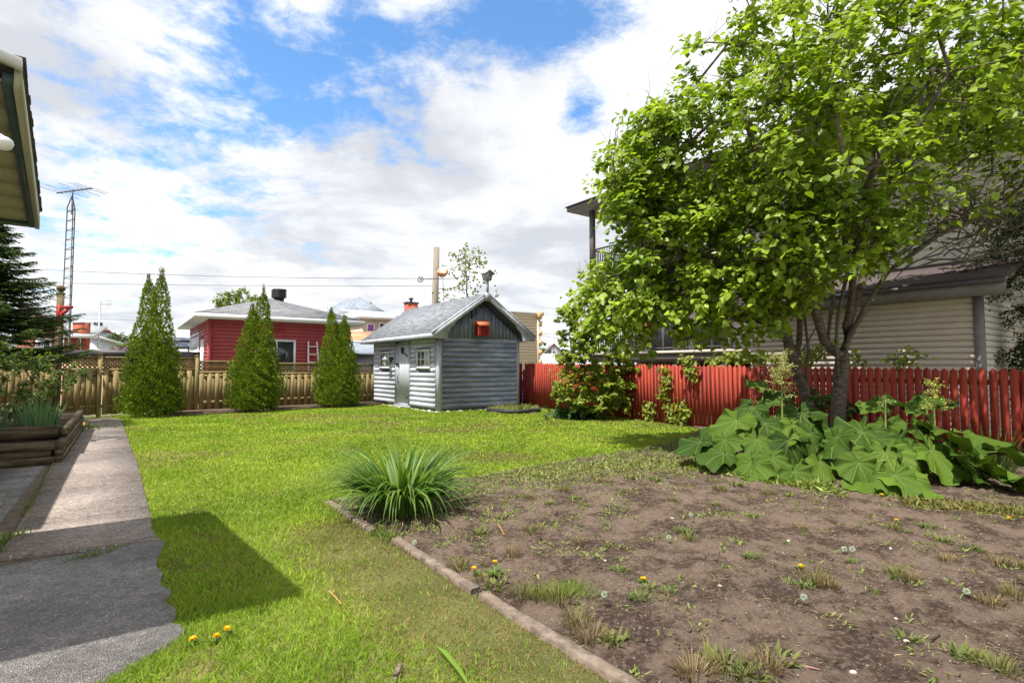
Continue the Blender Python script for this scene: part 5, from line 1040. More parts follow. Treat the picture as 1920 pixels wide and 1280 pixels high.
# tall light shrub by the fence
sc_ = G(1108, 784) + np.array([.0, -.35, 0]); ss = sc_.copy()
bush('tall_shrub', 'tall loose shrub with yellow green leaves and reddish shoots before the red fence', ss,
     [(ss + np.array([-.05, 0, .9]), (1.15, .8, .75)), (ss + np.array([0, -.1, 1.9]), (1.05, .7, .9)), (ss + np.array([-.1, -.2, 2.7]), (.75, .5, .8)), (ss + np.array([-.60, -.2, 2.6]), (.45, .35, .95)), (ss + np.array([.85, 0, 1.15]), (.9, .5, .45)), (ss + np.array([.1, -.2, .45]), (1.0, .6, .35))], 21000, .098, ((.14, .22, .022), (.38, .44, .06)), ntw=330, group=None)
sh_r = [o for o in bpy.data.objects if o.name.startswith('tall_shrub')][0]
P = np.concatenate([ellpts(ss + np.array([-1.0, -.35, 1.25]), (.4, .3, .42), 90, .2), ellpts(ss + np.array([-.5, -.6, 1.15]), (.5, .25, .4), 50, .2)]); n = len(P)
foliage('red_shoots', LEAF, P, rdir(n) + Z * .4, rdir(n) + Z, .085, .05, colvar(n, (.42, .11, .05), (.45, .27, .05), .15), M_LEAF, sh_r)
hp = G(1078, 786); r = thing('hosta', 'low dark green broad leaved plant at the foot of the tall shrub', 'plant', hp); n = 420
P = hp + np.c_[rng.normal(size=(n, 2)) * (.35, .16), rng.uniform(.02, .32, n)]; foliage('foliage', LEAF, P, rdir(n) + np.array([0, -.3, .2]), rdir(n) * .5 + Z + np.array([0, -.5, 0]), .16, .10, colvar(n, (.03, .085, .025), (.07, .14, .04)), M_LEAF, r)
# vines on the red fence
def vine(label, t0, pts, n, size, cols, dy=-.05, name='climbing_vine', grp='vines on the red fence'):
    o = FA + FD * t0; r = thing(name, label, 'vine', o, grp); b = MB(o, FD, FN); P = []
    for a, c_ in zip(pts[:-1], pts[1:]):
        for f in np.linspace(0, 1, 12): P.append((a[0] * (1 - f) + c_[0] * f + random.gauss(0, .03), dy + random.gauss(0, .015), a[1] * (1 - f) + c_[1] * f + random.gauss(0, .02)))
    b.tube(P, .008, 4); b.build('stem', BARKD, r); P = np.array(P); k = rng.integers(0, len(P), n); Q = o + P[k][:, :1] * FD + P[k][:, 1:2] * FN + P[k][:, 2:] * Z + FD * rng.normal(size=(n, 1)) * .10 - FN * rng.uniform(.0, .12, (n, 1)) + Z * rng.normal(size=(n, 1)) * .07
    Q[:, 2] = np.maximum(Q[:, 2], .03); D = unit(rng.normal(size=(n, 3)) * .6 - Z * .6 - FN * .3); foliage('foliage', LEAF, Q, D, unit(-FN + Z * .6 + rng.normal(size=(n, 3)) * .35), size * rng.uniform(.6, 1.2, n), size * .85, colvar(n, *cols), M_LEAF, r)
gv = ((.16, .24, .03), (.34, .36, .05))
tv = lambda px: float((plane_pt(px, 1) * 0 + 0) @ U) if False else None
def tfence(px):
    k = (px - 960) / F; return (k * FA[1] - FA[0]) / (FD[0] - k * FD[1])
vine('leafy yellow green vine climbing the red fence between the tall shrub and the tree', tfence(1255), [(.35, .05), (.1, .35), (-.15, .75), (.0, 1.1), (-.1, 1.5)], 230, .105, gv)
vine('short vine clump at the fence foot left of the taller climbing vine', tfence(1222), [(0, .05), (-.1, .3), (.05, .55)], 80, .10, gv)
vine('bushy low vine clump at the fence foot right of the taller climbing vine', tfence(1285), [(-.2, .05), (.0, .3), (.15, .35), (-.1, .6)], 110, .11, gv)
vine('vine hanging over the top of the red fence from the neighbour side', tfence(1300), [(-.2, 1.75), (0, 1.6), (.05, 1.2)], 110, .11, gv, -.08)
vine('vine shoots sticking up above the fence in front of the beige garage', tfence(1690), [(.1, 1.2), (0, 1.55), (.12, 1.80), (-.25, 1.62), (.3, 1.65)], 75, .085, gv, .12)
vine('leafy growth along the fence top left of the big tree', tfence(1400), [(-1.2, 1.6), (-.4, 1.75), (.3, 1.7), (1.4, 1.65)], 330, .11, gv, .2)
vine('green growth behind the fence between the two tree trunks', tfence(1520), [(-.6, 1.3), (-.2, 1.75), (.3, 1.9), (.8, 1.6)], 240, .10, gv, .3)
ub = FA + FD * (tfence(1600) - .2) - FN * .45; bush('under_tree_bush', 'dark leafy undergrowth between the tree trunk and the red fence', ub, [(ub + np.array([-.2, 0, .6]), (.9, .4, .5))], 900, .11, ((.04, .10, .02), (.12, .19, .03)), ntw=30)

# ---------------------------------------------------------------- the big tree
TB = np.array([5.72, 9.55, 0]); bt = thing('big_tree', 'large multi stemmed broadleaf tree with two leaning trunks in front of the red fence', 'tree', TB)
w3 = lambda px, py, Y: W(px, py, Y)
LB2 = [[w3(1574, 720, 9.5), w3(1568, 650, 9.3), w3(1578, 560, 9.2), w3(1598, 450, 9.1), w3(1590, 330, 8.9)], [w3(1552, 650, 9.6), w3(1536, 580, 9.7), w3(1540, 500, 9.8), w3(1500, 400, 9.7)], [w3(1512, 740, 9.9), w3(1516, 660, 9.6), w3(1508, 590, 9.5), w3(1490, 520, 9.3), w3(1455, 450, 9.0)], [w3(1600, 625, 9.5), w3(1640, 560, 9.7), w3(1700, 500, 9.9), w3(1790, 450, 10.0)]]
LB = [[TB - Z * .05, w3(1574, 740, 9.55), w3(1580, 672, 9.5)],
      [w3(1580, 672, 9.5), w3(1592, 636, 9.5), w3(1622, 575, 9.4), w3(1665, 510, 9.2), w3(1760, 440, 8.8), w3(1880, 380, 8.3)],
      [w3(1580, 672, 9.5), w3(1588, 610, 9.6), w3(1612, 540, 9.7), w3(1650, 420, 9.6), w3(1690, 280, 9.3), w3(1750, 130, 9.0)],
      [w3(1574, 700, 9.5), w3(1552, 640, 9.6), w3(1562, 560, 9.9), w3(1556, 460, 10.2), w3(1540, 330, 10.2), w3(1520, 180, 10)],
      [w3(1574, 700, 9.5), w3(1545, 640, 9.4), w3(1520, 560, 9.2), w3(1500, 470, 8.9), w3(1450, 360, 8.6), w3(1400, 230, 8.3)],
      [w3(1588, 610, 9.6), w3(1600, 520, 9.0), w3(1620, 400, 8.0), w3(1640, 250, 7.0)],
      [w3(1650, 420, 9.6), w3(1760, 350, 9.8), w3(1860, 250, 9.9)],
      [None, w3(1535, 800, 9.9) * np.array([1, 1, 0]), w3(1512, 740, 9.9), w3(1488, 680, 9.8), w3(1470, 610, 9.6), w3(1420, 540, 9.3), w3(1330, 480, 9.0), w3(1220, 450, 8.8)],
      [w3(1488, 680, 9.8), w3(1500, 600, 9.9), w3(1480, 500, 10.2), w3(1430, 400, 10.4), w3(1330, 300, 10.3)],
      [w3(1500, 690, 9.8), w3(1532, 610, 10.2), w3(1528, 520, 10.6), w3(1560, 380, 10.8)],
      [w3(1470, 610, 9.6), w3(1380, 590, 10.0), w3(1260, 570, 10.2), w3(1150, 560, 10.2)]]
E = [((2.2, 9.4, 5.0), (1.2, .9, 1.0), 60), ((2.4, 9.4, 4.1), (1.3, 1.0, .9), 60), ((6.2, 8.7, 6.3), (3.8, 2.1, 3.1), 225), ((3.4, 9.5, 3.7), (2.2, 1.5, 1.3), 95), ((2.15, 9.7, 3.0), (1.3, 1.1, .85), 62), ((4.4, 8.4, 3.5), (1.4, 1.1, .95), 52), ((5.4, 7.2, 5.4), (2.1, 1.1, 1.5), 66), ((8.9, 9.2, 6.6), (2.6, 2.2, 2.0), 70), ((5.6, 8.6, 3.55), (.85, .6, .45), 15), ((7.6, 8.2, 4.1), (1.3, .7, .5), 16), ((4.0, 9.0, 5.6), (1.9, 1.7, 1.6), 70), ((8.3, 8.4, 4.6), (1.8, 1.4, .6), 7), ((3.3, 9.3, 5.3), (1.4, 1.2, 1.5), 34), ((3.6, 9.2, 2.75), (2.1, 1.1, .75), 85), ((4.6, 8.6, 4.2), (1.6, 1.2, .9), 40)]
def proj(p):
    d = np.asarray(p) - np.array([0, 0, EYE]); y = d[..., 1] * cp + d[..., 2] * sp; z = d[..., 2] * cp - d[..., 1] * sp; return 960 + F * d[..., 0] / y, 640 - F * z / y
tg = np.concatenate([ellpts(c_, r_, n_, .30) for c_, r_, n_ in E]); nn_ = tg @ U; tg = tg - np.maximum(nn_ - 11.6, 0)[:, None] * U * .85; px_, py_ = proj(tg)
# the crown's own outline, a leaning dome with a low skirt at the left
oy = [-400, 0, 110, 200, 290, 330, 370, 440, 490, 540, 600, 650, 700]; ox = [1310, 1325, 1290, 1215, 1140, 1125, 1150, 1190, 1150, 1090, 1110, 1175, 1500]
lowx = [1050, 1150, 1250, 1300, 1400, 1480, 1560, 1640, 1680, 1760, 1840, 2000]; lowy = [600, 655, 672, 680, 672, 610, 520, 515, 490, 440, 420, 360]
tg = tg[(px_ > np.interp(py_, oy, ox)) & (py_ < np.interp(px_, lowx, lowy) - 25) & (px_ < 2500)]
mb, tips, prev, ND, RD = skeleton(LB + LB2, tg, .25, .0105, .38, .055, 2.15)
tk = mb.build('trunk', BARK, bt, smooth=True)
P, D = clusters(tips, prev, 48, .47, .40)
px_, py_ = proj(tips); 
mids = ND[(RD < .02) & (rng.random(len(ND)) < .55) & (ND[:, 2] > 2.3)]; Q = np.repeat(mids, 7, axis=0); Q = Q + rng.normal(size=Q.shape) * .14; Dq = unit(rdir(len(Q)) - Z * .6)
P = np.concatenate([P, Q]); D = np.concatenate([D, Dq]); px_, py_ = proj(P); k = (py_ < np.interp(px_, lowx, lowy) + 15) & ~((px_ > 1740) & (py_ > 300) & (rng.random(len(P)) < .75)); P, D = P[k], D[k]; n = len(P)
N = unit(rdir(n) * .55 + np.array([-.35, -.25, .9])); Ls = .125 * rng.uniform(.55, 1.2, n)
foliage('crown', LEAF, P, D, N, Ls, Ls * .95, colvar(n, (.10, .19, .012), (.37, .47, .05), .2, (rng.random(n) * .7 + .4 * vnoise(P[:, 0], P[:, 2], 2.0)).clip(0, 1)), M_LEAF, bt)
k = rng.integers(0, len(tips), 26); Q = np.repeat(tips[k], 16, axis=0); Q = Q + rng.normal(size=Q.shape) * .07
foliage('seed_clusters', LONG, Q, rdir(len(Q)) - Z * .5, rdir(len(Q)), .07, .012, colvar(len(Q), (.40, .20, .06), (.50, .30, .10)), M_NEEDLE, bt)
b = MB()   # bare twigs
for i in rng.choice(np.nonzero((RD < .03) & (ND[:, 2] > 2.6))[0], 900):
    p = ND[i]; d = unit(rng.normal(size=3) + np.array([.25, -.2, .25])); q = [p, p + d * .22, p + d * .42 + rng.normal(size=3) * .05, p + d * .62 + rng.normal(size=3) * .1]; b.tube(q, [.006, .005, .004, .002], 3, local=False, cap=False)
    b.tube([q[1], q[1] + unit(rng.normal(size=3) + d) * .3], [.004, .002], 3, local=False, cap=False)
for i in range(34):   # long bare branches reaching out of the right side
    p0 = w3(random.uniform(1640, 1800), random.uniform(330, 520), random.uniform(8.6, 10)); p3 = w3(random.uniform(1860, 2050), random.uniform(230, 480), random.uniform(7.8, 9.8)); q = [p0 + (p3 - p0) * f + rng.normal(size=3) * .06 - Z * .18 * math.sin(math.pi * f) for f in np.linspace(0, 1, 8)]
    b.tube(q, list(np.linspace(.017, .004, 8)), 4, local=False, cap=False)
    for j in (2, 4, 5): b.tube([q[j], q[j] + unit(rng.normal(size=3) + (p3 - p0) * .4) * .45], [.007, .002], 3, local=False, cap=False)
b.build('bare_twigs', BARK, bt)

# cedar at the right edge
cc = np.array([10.6, 10.2, 0]); cr_ = thing('cedar_tree', 'dark ragged cedar with drooping sprays at the right edge beyond the fence', 'cedar', cc)
b = MB(); b.tube([cc, cc + np.array([-.1, 0, 2.5]), cc + np.array([.1, 0, 5.5])], [.2, .15, .04], 9, local=False)
PP, DD = [], []
for k in range(66):
    z = random.uniform(1.15, 5.2); a = random.uniform(math.pi * .65, math.pi * 1.75); Lb = random.uniform(.55, 1.75 if z > 2.2 else 1.5); d = np.array([math.cos(a), math.sin(a), 0]); pts = [cc + Z * (z + .25 * f - .75 * f * f) + d * Lb * f + rng.normal(size=3) * .02 for f in np.linspace(0, 1, 7)]
    b.tube(pts, list(np.linspace(.025, .005, 7)), 4, local=False)
    for f in np.linspace(.25, 1, 30):
        i = min(int(f * 6), 5); p = pts[i] + (pts[i + 1] - pts[i]) * (f * 6 - i); td = unit(rng.normal(size=3) * .6 + d * .6 - Z * .7)
        for j in range(11): PP.append(p + td * .30 * j / 11 + rng.normal(size=3) * .02); DD.append(unit(td + rng.normal(size=3) * .7))
b.build('trunk', BARKD, cr_); n = len(PP); foliage('foliage', SPRAY, PP, DD, rdir(n) + Z * .5, .06 * rng.uniform(.6, 1.3, n), .04, colvar(n, (.018, .045, .014), (.085, .125, .02), .25, rng.random(n) ** 1.8), M_NEEDLE, cr_)

# ---------------------------------------------------------------- rhubarb
def rh_leaf(base, d, L, tilt, roll, seedv, curl=.25):
    """round heart shaped leaf, pleated between radiating veins, scalloped and ruffled at the rim"""
    r_ = random.Random(seedv); nr, na = 9, 57; d = unit(np.array(d, float)); side = unit(np.cross(d, Z)); d2 = d * math.cos(tilt) - Z * math.sin(tilt); up2 = unit(np.cross(side, d2))
    s2 = side * math.cos(roll) + up2 * math.sin(roll); u2 = np.cross(s2, d2); ph = [r_.uniform(0, 6.28) for _ in range(4)]; A0 = math.radians(158); V_, UV_ = [], []
    lob = r_.uniform(.85, 1.1)
    for i in range(nr):
        q = i / (nr - 1)
        for k in range(na):
            u = k / (na - 1) * 2 - 1; f = u * A0; R = (.52 + .20 * math.cos(f) + .12 * max(0, math.cos(f)) ** 3) * lob
            rim = 1 + (.055 * math.sin(u * 31 + ph[0]) + .03 * math.sin(u * 67 + ph[1])) * q ** 3
            rr = R * q * rim; x = rr * math.sin(f) * 1.08; y = rr * math.cos(f)
            z = .10 * q - curl * .9 * q ** 2 * R + (.085 * q ** 3 * math.sin(u * 14 + ph[2])) + .045 * q ** 4 * math.sin(u * 31 + ph[3]) - .026 * q ** .7 * math.cos(2 * math.pi * u * 4.5) * (1 - .3 * q)
            V_.append(base + (d2 * y + s2 * x + u2 * z) * L); UV_.append((u * 4.5 + .5, q))
    Fc = [(i * na + k, i * na + k + 1, (i + 1) * na + k + 1, (i + 1) * na + k) for i in range(nr - 1) for k in range(na - 1)]
    return V_, Fc, UV_
def rhubarb(label, c, spec):
    r = thing('rhubarb', label, 'rhubarb', c, 'rhubarb plants under the tree')
    for k, (px, py, Y, ang, L, tilt, roll, br) in enumerate(spec):
        p = W(px, py, Y); a = math.radians(ang); d = np.array([math.cos(a), math.sin(a), 0]); V_, Fc, UV_ = rh_leaf(p - d * L * .22 + Z * random.uniform(-.03, .12), d, L * .90, math.radians((tilt + 14 if tilt > 15 else tilt * (1 if tilt > 0 else .5)) + random.uniform(-9, 9)), math.radians(roll * 1.3 + random.uniform(-12, 12)), k * 13 + int(px), random.uniform(.12, .38))
        V_ = np.array(V_); V_[:, 2] = np.maximum(V_[:, 2], .04 + .01 * rng.random(len(V_))); Fc = np.array(Fc); o0 = org(r); uvl = np.array(UV_)[Fc.ravel()]
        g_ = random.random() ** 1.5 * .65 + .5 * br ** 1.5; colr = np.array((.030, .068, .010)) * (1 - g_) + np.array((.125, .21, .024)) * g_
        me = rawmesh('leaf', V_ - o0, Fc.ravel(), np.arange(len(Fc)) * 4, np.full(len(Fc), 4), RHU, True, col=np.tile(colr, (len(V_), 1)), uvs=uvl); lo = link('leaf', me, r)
        st = np.array(c) + rng.normal(size=3) * np.array([.12, .12, 0]); b0 = V_[0]; mid = (st + b0) / 2 + Z * .12 * np.linalg.norm(b0 - st)
        if b0[2] > .12: b = MB(); b.tube([st * np.array([1, 1, 0]), mid * .98 + st * .02, b0 - Z * .035], [.018, .014, .006], 6, local=False); b.build('stalk', STK, lo)
    return r
STK = mat('rhubarb_stalk', (.13, .20, .045), (.20, .21, .06), 5, .4)
RA, RB_ = W(1455, 800, 7.9) * np.array([1, 1, 0]), W(1740, 810, 7.4) * np.array([1, 1, 0])
# px, py = leaf centre in the photograph, depth, heading (deg, -90 = towards camera), length, droop, roll, brightness
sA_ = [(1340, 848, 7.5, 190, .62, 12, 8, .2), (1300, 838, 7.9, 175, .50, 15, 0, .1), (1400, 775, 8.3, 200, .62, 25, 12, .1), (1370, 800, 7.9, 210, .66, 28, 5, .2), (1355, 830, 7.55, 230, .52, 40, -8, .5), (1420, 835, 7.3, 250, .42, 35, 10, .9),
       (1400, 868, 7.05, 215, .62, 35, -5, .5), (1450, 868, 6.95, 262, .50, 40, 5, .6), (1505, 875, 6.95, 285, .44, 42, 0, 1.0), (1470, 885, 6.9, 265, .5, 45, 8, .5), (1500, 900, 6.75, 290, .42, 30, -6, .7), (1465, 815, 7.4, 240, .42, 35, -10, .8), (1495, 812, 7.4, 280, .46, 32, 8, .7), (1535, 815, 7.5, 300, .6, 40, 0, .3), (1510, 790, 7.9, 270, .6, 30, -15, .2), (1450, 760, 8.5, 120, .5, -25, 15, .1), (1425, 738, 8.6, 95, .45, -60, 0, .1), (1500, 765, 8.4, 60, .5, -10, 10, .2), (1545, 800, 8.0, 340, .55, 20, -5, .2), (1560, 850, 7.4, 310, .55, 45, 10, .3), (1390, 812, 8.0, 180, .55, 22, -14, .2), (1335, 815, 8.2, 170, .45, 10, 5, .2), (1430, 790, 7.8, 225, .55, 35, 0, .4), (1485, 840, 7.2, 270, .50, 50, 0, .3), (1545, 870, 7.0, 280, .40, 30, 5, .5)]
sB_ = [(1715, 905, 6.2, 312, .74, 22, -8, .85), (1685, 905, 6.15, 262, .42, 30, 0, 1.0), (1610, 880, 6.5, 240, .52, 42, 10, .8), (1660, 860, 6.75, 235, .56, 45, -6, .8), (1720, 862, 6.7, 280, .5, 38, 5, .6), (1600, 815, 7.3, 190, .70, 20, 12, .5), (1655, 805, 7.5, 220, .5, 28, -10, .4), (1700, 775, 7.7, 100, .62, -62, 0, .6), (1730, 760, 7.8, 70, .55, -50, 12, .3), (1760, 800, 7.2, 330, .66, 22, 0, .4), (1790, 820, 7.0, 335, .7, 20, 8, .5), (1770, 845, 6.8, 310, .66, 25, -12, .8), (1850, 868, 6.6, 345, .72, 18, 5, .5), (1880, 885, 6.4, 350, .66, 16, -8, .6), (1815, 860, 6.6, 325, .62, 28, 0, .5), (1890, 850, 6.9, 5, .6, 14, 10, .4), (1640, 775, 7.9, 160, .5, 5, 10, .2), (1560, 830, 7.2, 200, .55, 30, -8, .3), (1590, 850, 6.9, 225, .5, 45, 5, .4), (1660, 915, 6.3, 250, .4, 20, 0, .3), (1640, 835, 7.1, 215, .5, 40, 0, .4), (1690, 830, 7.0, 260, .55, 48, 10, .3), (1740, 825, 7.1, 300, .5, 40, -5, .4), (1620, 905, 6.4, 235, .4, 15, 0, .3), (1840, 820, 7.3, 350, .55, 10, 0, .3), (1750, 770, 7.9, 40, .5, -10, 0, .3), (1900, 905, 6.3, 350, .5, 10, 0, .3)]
rhubarb('left rhubarb plant with large dark ruffled leaves below the leaning thin trunk', RA, sA_); rhubarb('right rhubarb plant with the largest ruffled leaves spreading toward the right edge', RB_, sB_)
def panicle(label, px, py0, py1, Y, n, r, col, gr='rhubarb flower stalks'):
    a, c_ = W(px, py0, Y), W(px, py1, Y); t_ = thing('flower_stalk', label, 'flower', a * np.array([1, 1, 0]), gr); b = MB(); b.tube([a * np.array([1, 1, 0]), a, c_], [.014, .012, .006], 6, local=False); P = []
    for k in range(n):
        f = random.random(); p = a + (c_ - a) * f; an = random.uniform(0, 6.28); q = p + np.array([math.cos(an), math.sin(an), random.uniform(-.1, .7)]) * r * (1.1 - .6 * f) * random.uniform(.6, 1.1); b.tube([p, q], .004, 3, local=False, cap=False)
        for j in range(22): P.append(p + (q - p) * random.uniform(.3, 1.08) + rng.normal(size=3) * .018)
    b.build('stem', STK, t_); m_ = len(P); foliage('florets', LEAF, P, rdir(m_), rdir(m_), .022, .02, colvar(m_, col, (col[0] * 1.2, col[1] * 1.15, col[2] * 1.1)), M_LEAF, t_)
panicle('cream rhubarb flower plume standing before the leaning thin trunk', 1466, 745, 660, 7.9, 46, .24, (.42, .42, .17)); panicle('yellow green rhubarb flower cluster standing right of the thick trunk', 1752, 770, 718, 7.3, 22, .22, (.36, .40, .10)); panicle('small pale rhubarb bud cluster between the thick trunk and the yellow cluster', 1660, 775, 748, 7.4, 12, .12, (.22, .30, .10))
ic = G(1920, 905) + np.array([.1, .6, 0]); setp(blades('sword_leaf_plant', ic, 40, .75, .035, .8, (.06, .13, .03), (.15, .22, .05), rad=.25, droop=.5), 'clump of narrow upright leaves at the right edge by the red fence', 'plant')

# ---------------------------------------------------------------- daylily, edging, flower ring
dl = G(755, 962); setp(blades('daylily', dl + Z * .0, 440, .95, .036, 1.45, (.06, .15, .02), (.20, .32, .06), seg=9, rad=.24, droop=1.0), 'large arching green daylily clump at the corner of the soil bed', 'daylily')
def edging(label, p, q, w_=.095, h=.055, zz=-.02, tilt=0):
    p, q = np.array(p, float), np.array(q, float); d = unit(q - p); s_ = np.cross(Z, d); L = np.linalg.norm(q - p); k = max(3, int(L / .07)); b = MB(); pts, fc = [], []
    prof = [(-w_ / 2, 0), (-w_ / 2, h * .8), (-w_ * .38, h), (w_ * .38, h), (w_ / 2, h * .8), (w_ / 2, 0)]
    for i in range(k + 1):
        for (a, z) in prof: pts.append(p + d * L * i / k + s_ * (a + rng.normal() * .0022) + Z * (zz + z + (rng.normal() * .0022 if z > 0 else -.03)))
    for i in range(k):
        for j in range(5): fc.append((i * 6 + j, i * 6 + j + 1, (i + 1) * 6 + j + 1, (i + 1) * 6 + j))
    fc += [tuple(range(6)), tuple(range(k * 6 + 5, k * 6 - 1, -1))]; b.add(pts, fc); setp(b.build('edging_curb', EDGE, loc=p), label, 'edging', 'edging of the soil bed')
e1 = G(616, 944); edging('farthest edging curb of the bed beside the daylily, partly grown over', e1, G(702, 1000), .08, .05, -.012); edging('middle edging curb of the bed, in front of the yellow dandelions', G(742, 1014), G(892, 1112), .075, .048, -.012); edging('nearest edging curb running out of the bottom of the picture', G(905, 1120), G(1165, 1280) + (G(1165, 1280) - G(905, 1120)) * .4, .075, .05, -.012); edging('short edging curb returning behind the daylily corner', e1 + np.array([.03, .06, 0]), G(668, 935), .09, .05, -.015); edging('back edging curb between the lawn and the soil', G(893, 896), G(1052, 869), .07, .04, -.015)
fr_ = G(963, 772); r = thing('flower_ring', 'round flower bed ringed with black plastic edging in front of the shed', 'flower bed', fr_)
b = MB(fr_); n = 48; pts = []
for i in range(n):
    a = 2 * math.pi * i / n; w2 = 1 + .03 * math.sin(a * 3)
    for (rr_, z) in ((.90, 0), (.92, .13), (.885, .15), (.87, .0)): pts.append((rr_ * w2 * math.cos(a), rr_ * w2 * .95 * math.sin(a), z + .012 * math.sin(a * 5) * (z > 0)))
fc2 = []
for i in range(n):
    for j in range(4): fc2.append((i * 4 + j, ((i + 1) % n) * 4 + j, ((i + 1) % n) * 4 + (j + 1) % 4, i * 4 + (j + 1) % 4))
b.add(pts, fc2); b.build('plastic_edging', PLAST, r); b = MB(fr_); b.lathe((0, 0, .0), [(.87, .0), (.87, .075), (.3, .10), (.01, .10)], 40); b.build('bed_soil', SOIL, r)
n = 1500; a = rng.random(n) * 6.28; q = np.sqrt(rng.random(n)) * .82; P = fr_ + np.c_[q * np.cos(a), q * np.sin(a), np.full(n, .08)]; D = rdir(n) + Z * 1.0; foliage('weeds', LONG, P, D, rdir(n), rng.uniform(.05, .19, n) * (.5 + vnoise(P[:, 0], P[:, 1], 3)), .025, colvar(n, (.16, .22, .05), (.36, .36, .14)), M_LEAF, r)

# ---------------------------------------------------------------- weeds, dandelions, clods, litter
def cover(name, polys, dens, h, wd, cols, m=M_GRASS, T=LONG, flat=.6, label=None):
    P = []
    for poly, y0, y1, dd in polys: Q = scatter(poly, y0, y1, dens * dd); P.append(Q)
    P = np.concatenate(P); return P
rows = []
bedp = [p[:2] for p in SOILP]
def addcov(Q, h, wd, cols, up, zoff=0):
    n = len(Q); D = unit(rng.normal(size=(n, 3)) * np.array([1, 1, .5]) + Z * up); rows.append((np.c_[Q, soilz(Q[:, 0], Q[:, 1]) + zoff], D, unit(rdir(n) * .5 + Z), h * rng.uniform(.5, 1.3, n), wd * rng.uniform(.6, 1.3, n), colvar(n, *cols)))
Q = scatter(bedp, 2, 13, 300); r_ = Q - C_[:2]; back = np.abs((Q - A_[:2]) @ unit((C2 - A_)[:2])[[1, 0]] * 1)  # distance from the lawn side below
acd = unit(C2 - A_)[:2]; acn = np.array([acd[1], -acd[0]]); db = (Q - A_[:2]) @ acn; db = np.abs(db)
prob = np.exp(-db / .62) * 1.7 + .035 + .42 * np.clip((fbm(Q[:, 0], Q[:, 1], 2.6, 3) - .54) * 6, 0, 1) + .7 * np.exp(-np.linalg.norm(Q - dl[:2], axis=1) / .45)
Q1 = Q[rng.random(len(Q)) < prob]
Q1 = Q1[rng.random(len(Q1)) < .62]; Q1 = np.repeat(Q1, 10, axis=0) + rng.normal(size=(len(Q1) * 10, 2)) * .026; Q1 = Q1[inpoly(Q1, bedp)]
addcov(Q1, .042, .011, ((.12, .20, .035), (.32, .34, .12)), .65)
# rhubarb foreground fringe
Q2 = np.concatenate([np.c_[rng.uniform(0, 1, 4200), rng.normal(size=4200) * .12]]); pA, pB = G(1290, 880)[:2], G(1560, 925)[:2]; Q2 = pA + (pB - pA) * Q2[:, :1] + np.array([.1, 1]) * Q2[:, 1:]; addcov(Q2[:3600], .10, .024, ((.15, .24, .04), (.34, .37, .12)), .6)
pA, pB = G(960, 890)[:2], G(1400, 870)[:2]; Q3 = pA + (pB - pA) * rng.random((5200, 1)) + rng.normal(size=(5200, 2)) * np.array([.15, .35]); addcov(Q3[inpoly(Q3, bedp)], .08, .019, ((.14, .20, .04), (.33, .31, .13)), .35)
pA, pB = G(1700, 950)[:2], G(1990, 975)[:2]; Q3 = pA + (pB - pA) * rng.random((1400, 1)) + rng.normal(size=(1400, 2)) * .12; addcov(Q3, .08, .016, ((.12, .15, .03), (.30, .24, .10)), .7)
rw = [np.concatenate(x) for x in zip(*rows)]
foliage('weed_cover', LONG, *rw[:5], rw[5], M_GRASS, loc=(0, 0, 0))['kind'] = 'stuff'
# straw and bits
Q = scatter(bedp, 1.8, 9, 170); n = len(Q); a = rng.random(n) * 6.28
foliage('straw_litter', LONG, np.c_[Q, soilz(Q[:, 0], Q[:, 1]) + .006], np.c_[np.cos(a), np.sin(a), rng.normal(size=n) * .08], np.tile(Z, (n, 1)) + rdir(n) * .2, rng.uniform(.01, .055, n), rng.uniform(.0015, .004, n), colvar(n, (.34, .24, .13), (.48, .40, .28), .2), M_NEEDLE, loc=(0, 0, 0))['kind'] = 'stuff'
Q = scatter(bedp, 1.8, 8.5, 900); n = len(Q); a = rng.random(n) * 6.28
foliage('soil_flecks', LONG, np.c_[Q, soilz(Q[:, 0], Q[:, 1]) + .004], np.c_[np.cos(a), np.sin(a), rng.normal(size=n) * .3], np.tile(Z, (n, 1)) + rdir(n) * .5, rng.uniform(.004, .016, n), rng.uniform(.003, .008, n), np.where((rng.random(n) < .5)[:, None], colvar(n, (.26, .21, .16), (.36, .31, .24), .2), colvar(n, (.035, .026, .02), (.10, .08, .06), .2)), M_NEEDLE, loc=(0, 0, 0))['kind'] = 'stuff'
# soil clods
Q = scatter(bedp, 1.8, 9.5, 420); n = len(Q); oct_ = np.array([(1, 0, 0), (0, 1, 0), (-1, 0, 0), (0, -1, 0), (0, 0, 1), (.5, .5, .6)]); r0 = (.004 + .022 * rng.random(n) ** 5)[:, None, None]
X = (oct_[None] * (1 + .4 * rng.normal(size=(n, 6, 3))) * r0 * np.array([1, 1, .6])) + np.c_[Q, soilz(Q[:, 0], Q[:, 1])][:, None]; fo = np.array([(0, 1, 4), (1, 2, 4), (2, 3, 4), (3, 0, 4)]); fl = (fo.ravel()[None] + (np.arange(n) * 6)[:, None]).ravel()
me = rawmesh('soil_clods', X.reshape(-1, 3), fl, np.arange(n * 4) * 3, np.full(n * 4, 3), SOIL); link('soil_clods', me, None, (0, 0, 0))['kind'] = 'stuff'
